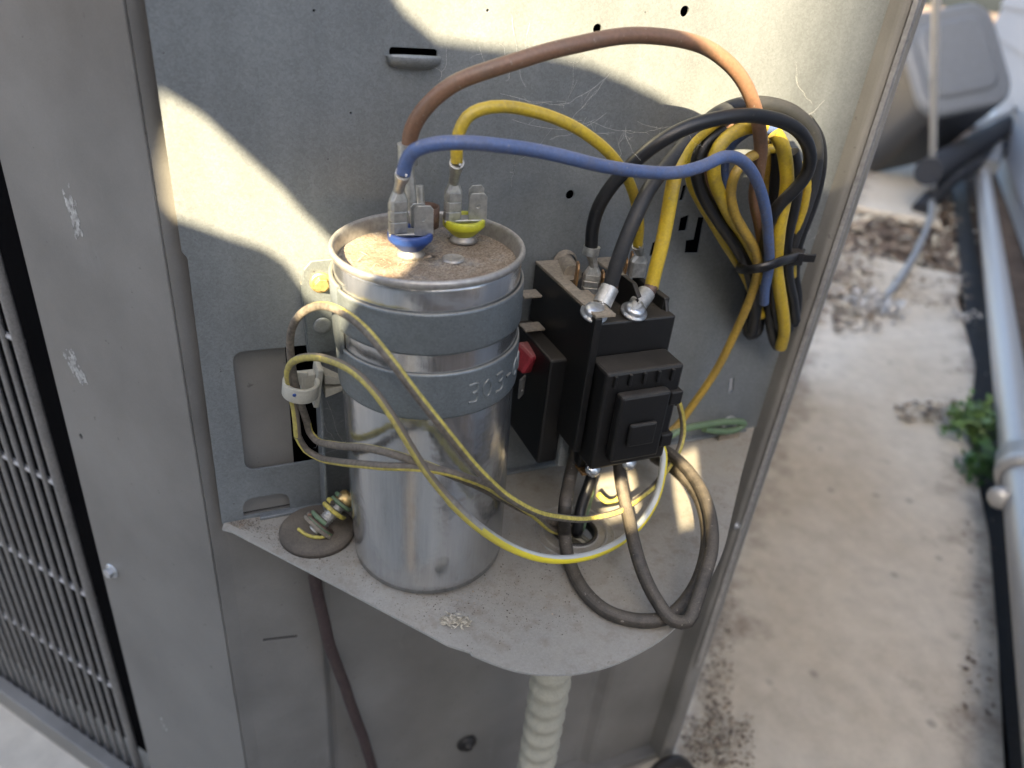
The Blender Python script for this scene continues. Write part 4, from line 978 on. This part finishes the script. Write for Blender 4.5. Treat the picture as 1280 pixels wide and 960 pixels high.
# spider web strands
random.seed(21); m = MB()
def strand(a, b, sag=1.5, r=.024, n=6):
    pts = [a.lerp(b, i/n)+Vector((random.gauss(0, .35), random.gauss(0, .35), -sag*4*(i/n)*(1-i/n)+random.gauss(0, .3))) for i in range(n+1)]
    m.tube(pts, r, 4, step=1.5)
    for _ in range(random.randint(1, 4)):
        q = pts[random.randint(1, n-1)]; e = q+Vector((random.gauss(0, 2.5), random.gauss(0, 1.5), random.gauss(0, 2.5)))
        m.tube([q, (q+e)/2+Vector((0, 0, .3)), e], r*.8, 4, step=1)
hub = [(705, 125, 22), (780, 160, 18), (640, 108, 20), (655, 20, 3), (745, 165, 16)]
for a, b in (((640, 20, 2), (655, 110, 30)), ((600, 60, 3), (615, 95, 32)), ((625, 55, 3), (650, 78, 36)), ((660, 30, 2), (655, 75, 36)), ((648, 65, 2), (632, 100, 28)), ((625, 115, 6), (705, 130, 20)), ((640, 120, 10), (690, 126, 20)),
             ((700, 130, 20), (760, 95, 6)), ((700, 132, 20), (722, 100, 34)), ((712, 150, 22), (762, 92, 8)), ((735, 150, 16), (790, 162, 12)), ((700, 152, 20), (745, 150, 16)), ((780, 162, 14), (830, 158, 40)), ((780, 160, 14), (800, 200, 50)), ((778, 165, 12), (774, 200, 30)), ((712, 78, 4), (735, 62, 36)),
             ((640, 235, 2), (645, 180, 52)), ((650, 200, 2), (690, 160, 20)), ((795, 152, 8), (860, 155, 40)), ((1030, 125, 2), (1005, 145, 26)), ((995, 95, 1), (1015, 130, 20)), ((1012, 285, 2), (1000, 315, 20)), ((1025, 285, 2), (1012, 300, 8)), ((640, 150, 14), (770, 165, 14)), ((560, 60, 2), (548, 100, 6)), ((685, 175, 50), (760, 140, 14)), ((880, 185, 40), (850, 150, 44)),
             ((400, 520, 8), (425, 556, 8)), ((398, 545, 10), (440, 552, 12)), ((405, 530, 12), (392, 560, 12)), ((410, 500, 8), (432, 560, 12)), ((400, 570, 12), (440, 545, 12))):
    strand(at(*a), at(*b))
tag(stuff(m.build('spider_web', WEB)), 'torn white spider web strands strung between the wires and the panel', 'spider web')

# ================================================================= RIGHT BACKGROUND
def thick_pipe(name, label, pts, r, mat, cat='pipe', n=20, **kw):
    t = thing(name, label, cat, Vector((pts[0].x, pts[0].y, pts[0].z-r)))
    m = MB(); m.tube(pts, r, n, smooth_pts=kw.get('sm', False), step=20); m.build('tube', mat, t); return t
pr = 21; PZ = GZ+60
pa = on(1228, 215, PZ); pb2 = on(1270, 545, PZ); pd = (pb2-pa).normalized(); 
joint = on(1277, 590, PZ)
lp_ = thick_pipe('drain_pipe', 'long pale grey pipe running low beside the concrete walk with a wide coupling', [pa, joint, joint+(on(1318, 930, PZ)-joint).normalized()*900], pr, PIPEM)
m = MB(); m.lathe([(pr, -38), (pr+4, -35), (pr+5, -5), (pr+7, 0), (pr+7, 16), (pr+4, 18), (pr+.5, 18)], joint, pd, 32); m.build('coupling', PIPEM, lp_)
cpos = on(1250, 622, PZ)
m = MB(); m.lathe([(0, 8), (10, 8), (12.5, 5), (12.5, -3), (8, -6), (8, -24)], cpos, Vector((-.75, -.5, .35)), 24); m.build('cleanout_plug', PIPEM, lp_)
# pale wall beyond
wp = pa+wn_*75
def wbox(name, a0, a1, b0, b1, z0, z1, mat, parent=None):
    c = [pa+wd*a0+wn_*b0, pa+wd*a1+wn_*b0, pa+wd*a1+wn_*b1, pa+wd*a0+wn_*b1]
    m = MB(); m.hexa([Vector((p.x, p.y, z0)) for p in c], [Vector((p.x, p.y, z1)) for p in c]); return m.build(name, mat, parent, bevel=2)
hw = thing('house_wall', 'pale blue grey sided wall running beside the long drain pipe', 'wall', pa+wd*500+wn_*95+Vector((0, 0, GZ-pa.z)))
wbox('wall_core', -3200, 2600, 98, 220, GZ-20, 2600, WALLM, hw)
for i in range(9):
    c = [(80 if False else 88-0, 0)]
    z0 = GZ+60+i*150
    a0, a1 = -3200, 2600
    q = [pa+wd*a0, pa+wd*a1]
    m = MB(); lo = [q[0]+wn_*84, q[1]+wn_*84, q[1]+wn_*100, q[0]+wn_*100]; hi = [q[0]+wn_*95, q[1]+wn_*95, q[1]+wn_*100, q[0]+wn_*100]
    m.hexa([Vector((p.x, p.y, z0)) for p in lo], [Vector((p.x, p.y, z0+146)) for p in hi]); m.build('siding_board', WALLM, hw)
# upper pipes against the wall
thick_pipe('grey_pipe', 'grey pipe joining the drain pipe from behind at its upper end', [on(1238, 210, PZ+20), on(1262, 130, PZ+60), on(1288, 40, PZ+80)], 24, PIPE2)
thick_pipe('grey_pipe', 'upright grey pipe at the top right corner against the wall', [on(1268, 150, GZ+90), on(1268, 150, GZ+90)+Vector((60, 40, 900))], 42, PIPE2)
thick_pipe('white_pipe', 'white curved pipe behind the dark bin at the top right', [on(1225, -10, GZ+150), on(1252, 20, GZ+170), on(1262, 60, GZ+150), on(1250, 110, GZ+110), on(1240, 170, GZ+80)], 30, PIPEM, sm=True)
# thin upright conduit with a cable running out of its foot
e1 = on(1165, 250, GZ+30); dd = (e1-CP).length
e0 = CP+ray(1171, -40)*((e1-CP).dot(CF)*.78)
tc_ = thick_pipe('thin_conduit', 'thin pale upright conduit standing in front of the dark bin', [e0, e1], 9, PIPEM)
m = MB(); m.lathe([(12, -14), (17, -10), (17, 10), (12, 14)], CP+ray(1162, 232)*((e1-CP).dot(CF)*.985), (e1-e0).normalized(), 20); m.build('end_fitting', PIPEM, tc_)
wire('grey_hose', [on(1165, 245, GZ+40), on(1163, 272, GZ+24), on(1148, 310, GZ+15), on(1130, 342, GZ+12), on(1108, 372, GZ+9)], 7.5, PIPE2, 'grey hose curving from the thin conduit down to the crumpled foil', 'hose', step=15)
# dark bin lying behind
def ring(c, w, h, r=.35):
    return [c+side_v*x*w+up_v*y*h for x, y in rrect(-1, -1, 1, 1, r, 5)]
ks = 1.0
for _ in range(80):                              # as far back as it takes for its lowest edge to rest on the ground
    b1_ = CP+ray(1190, 78)*2050*ks; b0_ = CP+ray(1122, 140)*2350*ks
    ax = (b1_-b0_).normalized(); side_v = ax.cross(CF).normalized(); up_v = side_v.cross(ax).normalized()
    R1 = ring(b0_-ax*60*ks, 128*ks, 165*ks); R2 = ring(b1_, 128*ks, 150*ks)
    low = min(p.z for p in R1+R2)
    if low <= GZ+1: break
    ks *= 1.01
print('bin scale', ks, low)
bt = thing('plastic_bin', 'dark grey plastic bin lying tilted behind the thin conduit', 'bin', b0_)
m = MB(); m.hexa(R1, R2); m.build('shell', BIN, bt, bevel=8)
m = MB(); m.hexa(ring(b1_+ax*1, 136*ks, 156*ks, .45), ring(b1_+ax*26*ks, 128*ks, 148*ks, .45)); m.build('lid', BINL, bt, bevel=10)
m = MB(); m.hexa(ring(b1_+ax*26*ks, 98*ks, 112*ks, .4), ring(b1_+ax*36*ks, 88*ks, 100*ks, .4)); m.build('lid_panel', BINL, bt, bevel=6)
# black foam covered pipes
thick_pipe('insulated_pipe', 'black foam insulated pipe crossing at the upper right', [on(1160, 215, GZ+120), on(1200, 190, GZ+125), on(1245, 165, GZ+130), on(1300, 135, GZ+135)], 36, FOAM, sm=True)
thick_pipe('insulated_pipe', 'lower black insulated pipe dropping towards the ground behind the hose', [on(1300, 160, GZ+90), on(1220, 205, GZ+80), on(1175, 235, GZ+60), on(1150, 262, GZ+10)], 24, FOAM, sm=True)
thick_pipe('copper_line', 'slim pale line resting on the black insulated pipe', [on(1215, 160, GZ+185), on(1250, 145, GZ+190), on(1300, 120, GZ+195)], 9, PIPEM)
# beige post beyond and a sunlit yellow slat near the post
m = MB(); a = on(1200, 135, GZ+60); m.hexa([a+Vector((x, y, -60)) for x, y in ((-40, -20), (40, -20), (40, 20), (-40, 20))], [a+Vector((x+60, y, 160)) for x, y in ((-40, -20), (40, -20), (40, 20), (-40, 20))])
tag(m.build('beige_block', LITT, bevel=6), 'beige block standing behind the black insulated pipe', 'block')
# crumpled foil on the ground
random.seed(8)
def crumple(name, c, w, h, mat, label, cat, n=90, flat=.5):
    m = MB()
    for i in range(n):
        q = Vector((c.x+random.gauss(0, w*.42), c.y+random.gauss(0, w*.42), GZ+abs(random.gauss(0, h*.5))+1)); s = random.uniform(.08, .26)*w
        u = Vector((random.gauss(0, 1), random.gauss(0, 1), random.gauss(0, .5))).normalized(); v = u.orthogonal().normalized()
        k = [q+u*s*random.uniform(.5, 1), q+v*s*random.uniform(.4, 1), q-u*s*random.uniform(.5, 1), q-v*s*random.uniform(.4, 1)]
        nn_ = u.cross(v)
        k = [p+nn_*random.uniform(-.25, .25)*s for p in k]
        k = [Vector((p.x, p.y, max(p.z, GZ+.5))) for p in k]
        m.add(k+[q+nn_*s*.3], [(0, 1, 4), (1, 2, 4), (2, 3, 4), (3, 0, 4)], 0, False)
    return tag(m.build(name, mat), label, cat)
crumple('crumpled_foil', on(1092, 388, GZ), 62, 26, FOIL, 'crumpled shiny foil scrap on the walk at the hose end', 'foil')
crumple('crumpled_foil', on(1200, 398, GZ), 34, 12, FOIL, 'small pale crumpled scrap on the walk close to the drain pipe', 'foil', 30)
# leaf litter
random.seed(9); m = MB()
def litter(px0, px1, py0, py1, n, s0, s1, z=GZ, edge=None):
    for _ in range(n):
        px = random.uniform(px0, px1); py = random.uniform(py0, py1)
        q = on(px, py, z)+Vector((0, 0, random.uniform(0, 10))); s = random.uniform(s0, s1)
        a = random.random()*PI; u = Vector((math.cos(a), math.sin(a), random.uniform(-.3, .3))); v = Vector((-math.sin(a), math.cos(a), random.uniform(-.4, .4)))*random.uniform(.25, .6)
        m.add([q+u*s, q+v*s, q-u*s, q-v*s], [(0, 1, 2, 3)], random.randint(0, 3), False)
litter(1045, 1215, 250, 372, 1500, 6, 26, GZ-20)
litter(1010, 1090, 310, 405, 260, 5, 16)
litter(868, 915, 720, 960, 900, .5, 2.4)
litter(850, 940, 900, 965, 600, .5, 2.2)
litter(1040, 1100, 300, 420, 500, 2, 9)
litter(1100, 1215, 345, 385, 260, 2, 8)
litter(1195, 1240, 380, 900, 160, 1, 4)
litter(1120, 1200, 505, 530, 90, 3, 10)
stuff(m.build('leaf_litter', [BARK, LITT, SOIL, HUSK]), 'brown leaf litter and grit gathered on the broken concrete', 'leaf litter')
# weed in the joint
random.seed(12); wc = on(1216, 552, GZ)
pl = thing('weed', 'small bright green weed growing in the joint beside the drain pipe', 'weed', wc)
for cc, n, sp, mt, hh in ((wc+Vector((-6, 6, 34)), 260, 30, LEAFM, 1), (on(1228, 598, GZ)+Vector((0, 0, 20)), 150, 24, LEAFD, 1)):
    m = MB()
    for _ in range(n):
        q = cc+Vector((random.gauss(0, sp*.6), random.gauss(0, sp*.6), random.gauss(0, sp*.45))); q.z = max(q.z, GZ+2)
        u = Vector((random.gauss(0, 1), random.gauss(0, 1), random.gauss(0, .6))).normalized()*random.uniform(4, 10); v = u.orthogonal()*.45
        m.add([q-u, q+v, q+u, q-v], [(0, 1, 2, 3)], 0, False)
    o = m.build('leaves', mt, pl); o['kind'] = 'stuff'
m = MB()
for _ in range(12): m.tube([wc, wc+Vector((random.gauss(0, 12), random.gauss(0, 12), 20)), wc+Vector((random.gauss(0, 24), random.gauss(0, 24), 42))], 1, 5, step=8)
m.build('stems', LEAFD, pl)
# tubing at the unit's foot, lower right
m = MB(); m.tube([on(806, 985, GZ+30), on(824, 962, GZ+34), on(846, 952, GZ+32), on(862, 965, GZ+20), on(870, 990, GZ+8)], 5, 14, step=4); 
ft_ = thing('foot_hose', 'black rubber hose with a copper end at the unit corner foot', 'hose', on(840, 960, GZ)); m.build('sleeve', BLKM, ft_)
m = MB(); m.tube([on(812, 995, GZ+36), on(838, 966, GZ+40), on(850, 985, GZ+36)], 2.6, 12); m.build('copper_end', GOLD, ft_)

for _r, _x, _y in TILTS: tilt(_r, Vector((CX, CY, -3)), _x, _y)
# black strip between the walk and the wall
m = MB(); q = [WA-wd*2000+wn_*4, WA+wd*2500+wn_*4]
c = [q[0], q[1], q[1]+wn_*42, q[0]+wn_*42]
m.hexa([Vector((p.x, p.y, GZ-24)) for p in c], [Vector((p.x, p.y, GZ-8)) for p in c]); structure(m.build('black_strip', BLK_TRIM))

# ================================================================= BEYOND THE FRAME: objects added to shade the place
e1v = SUN.cross(Vector((0, 0, 1))).normalized(); e2v = e1v.cross(SUN).normalized()
def sp(p): return (p.dot(e1v), p.dot(e2v))
# tall house-shaped block added out of view to keep the walk in shade
u_edge = sp(at(1090, 120, 0))[0]
hz = Vector((SUN.x, SUN.y, 0)).normalized(); side_ = e1v if e1v.x > 0 else -e1v
edge_val = at(1010, 100, 0).dot(side_)
c = -hz*9000
nh = MB(); a0 = side_*edge_val+c; a1 = side_*(edge_val+3200)+c
nh.hexa([Vector((p.x, p.y, GZ-20)) for p in (a0, a1, a1-hz*3500, a0-hz*3500)], [Vector((p.x, p.y, 7200)) for p in (a0, a1, a1-hz*3500, a0-hz*3500)])
nht = thing('added_shade_house', 'tall beige house-shaped block added behind the camera to cast shade', 'light blocker', (a0+a1)/2+Vector((0, 0, GZ)))
nh.build('wall', BRICKY, nht)
for i in range(3):
    for j in range(2):
        q = a0+side_*(250+i*1000)+hz*20; m = MB(); z0 = 500+j*3000
        m.hexa([Vector((p.x, p.y, z0)) for p in (q, q+side_*700, q+side_*700-hz*60, q-hz*60)], [Vector((p.x, p.y, z0+1400)) for p in (q, q+side_*700, q+side_*700-hz*60, q-hz*60)])
        m.build('shade_house_window', BIN, nht)
# unseen low wall added to shade the yard in front of the unit
gw0 = -hz*3000; wt = -215+3000*math.tan(el)
gwt = thing('added_shade_wall', 'low rendered wall added behind the camera to shade the yard', 'wall', gw0+Vector((0, 0, GZ)))
for i in range(8):
    a = gw0+side_*(-6000+i*1500); b = gw0+side_*(-4510+i*1500); m = MB()
    m.hexa([Vector((p.x, p.y, GZ-20)) for p in (a, b, b-hz*150, a-hz*150)], [Vector((p.x, p.y, wt-40)) for p in (a, b, b-hz*150, a-hz*150)]); m.build('shade_wall_panel', BRICKY, gwt, bevel=8)
a = gw0-side_*6000; b = gw0+side_*6000; m = MB()
m.hexa([Vector((p.x, p.y, wt-40)) for p in (a+hz*20, b+hz*20, b-hz*170, a-hz*170)], [Vector((p.x, p.y, wt)) for p in (a+hz*20, b+hz*20, b-hz*170, a-hz*170)]); m.build('shade_wall_coping', CONC, gwt)
# unseen sheet added behind the camera, holes cut to shape the sun patches
DIST = 760.0
org = SUN*(-DIST)
def lit(pts): return [sp(p) for p in pts]
patchL = lit([at(205, 116, 0), at(235, 134, 0), at(254, 146, 0), at(300, 188, 0), at(352, 236, 0), at(380, 268, 0), at(398, 292, 8), on(470, 292, -4), on(520, 318, -4), on(500, 338, -4), at(430, 450, 30), at(416, 392, 4), at(385, 374, 4), at(360, 330, 0), at(330, 310, 0), at(290, 297, 0), at(235, 277, 0), at(205, 268, 0), at(192, 250, 0), at(186, 200, 0), at(192, 150, 0)])
patchR = lit([at(430, -160, 0), at(470, -40, 0), at(505, 15, 0), at(545, 50, 0), at(600, 57, 0), at(690, 70, 0), at(740, 82, 0), at(785, 102, 0), at(826, 122, 0), at(862, 150, 0), at(900, 200, 0), at(960, 230, 0), at(1060, 240, 0), at(1250, 150, 0), at(1300, -200, 0)])
s1_ = lit([on(742, 600), on(790, 590), on(800, 640), on(760, 650)])
s2_ = lit([on(838, 572), on(868, 560), on(872, 600), on(866, 655), on(848, 660), on(842, 620)])
xs = [p[0] for p in patchL+patchR]; ys = [p[1] for p in patchL+patchR]
oc = lit([onp(-80, 200, F0, gn), onp(-40, 960, F0, gn), at(900, 960, 0), at(1100, 400, 0), on(0, 960, GZ)])
X0, X1 = min(q[0] for q in oc)-30, max(xs)+10; Y0, Y1 = min(q[1] for q in oc)-20, max(ys)+8
X1 = max(X1, max(q[0] for q in oc)+20)
print('cover', X0, X1, Y0, Y1)
sheet_o = [(X0, Y0), (X1, Y0), (X1, Y1), (X0, Y1)]
sun_mask_root = thing('added_sun_mask', 'grey sheet added behind the camera with holes that shape the sun patches', 'cover', org)
sheet('sun_mask_sheet', sheet_o, [patchL, patchR, s1_, s2_], 1.2, (org, e1v, e2v), PAINT, sun_mask_root)
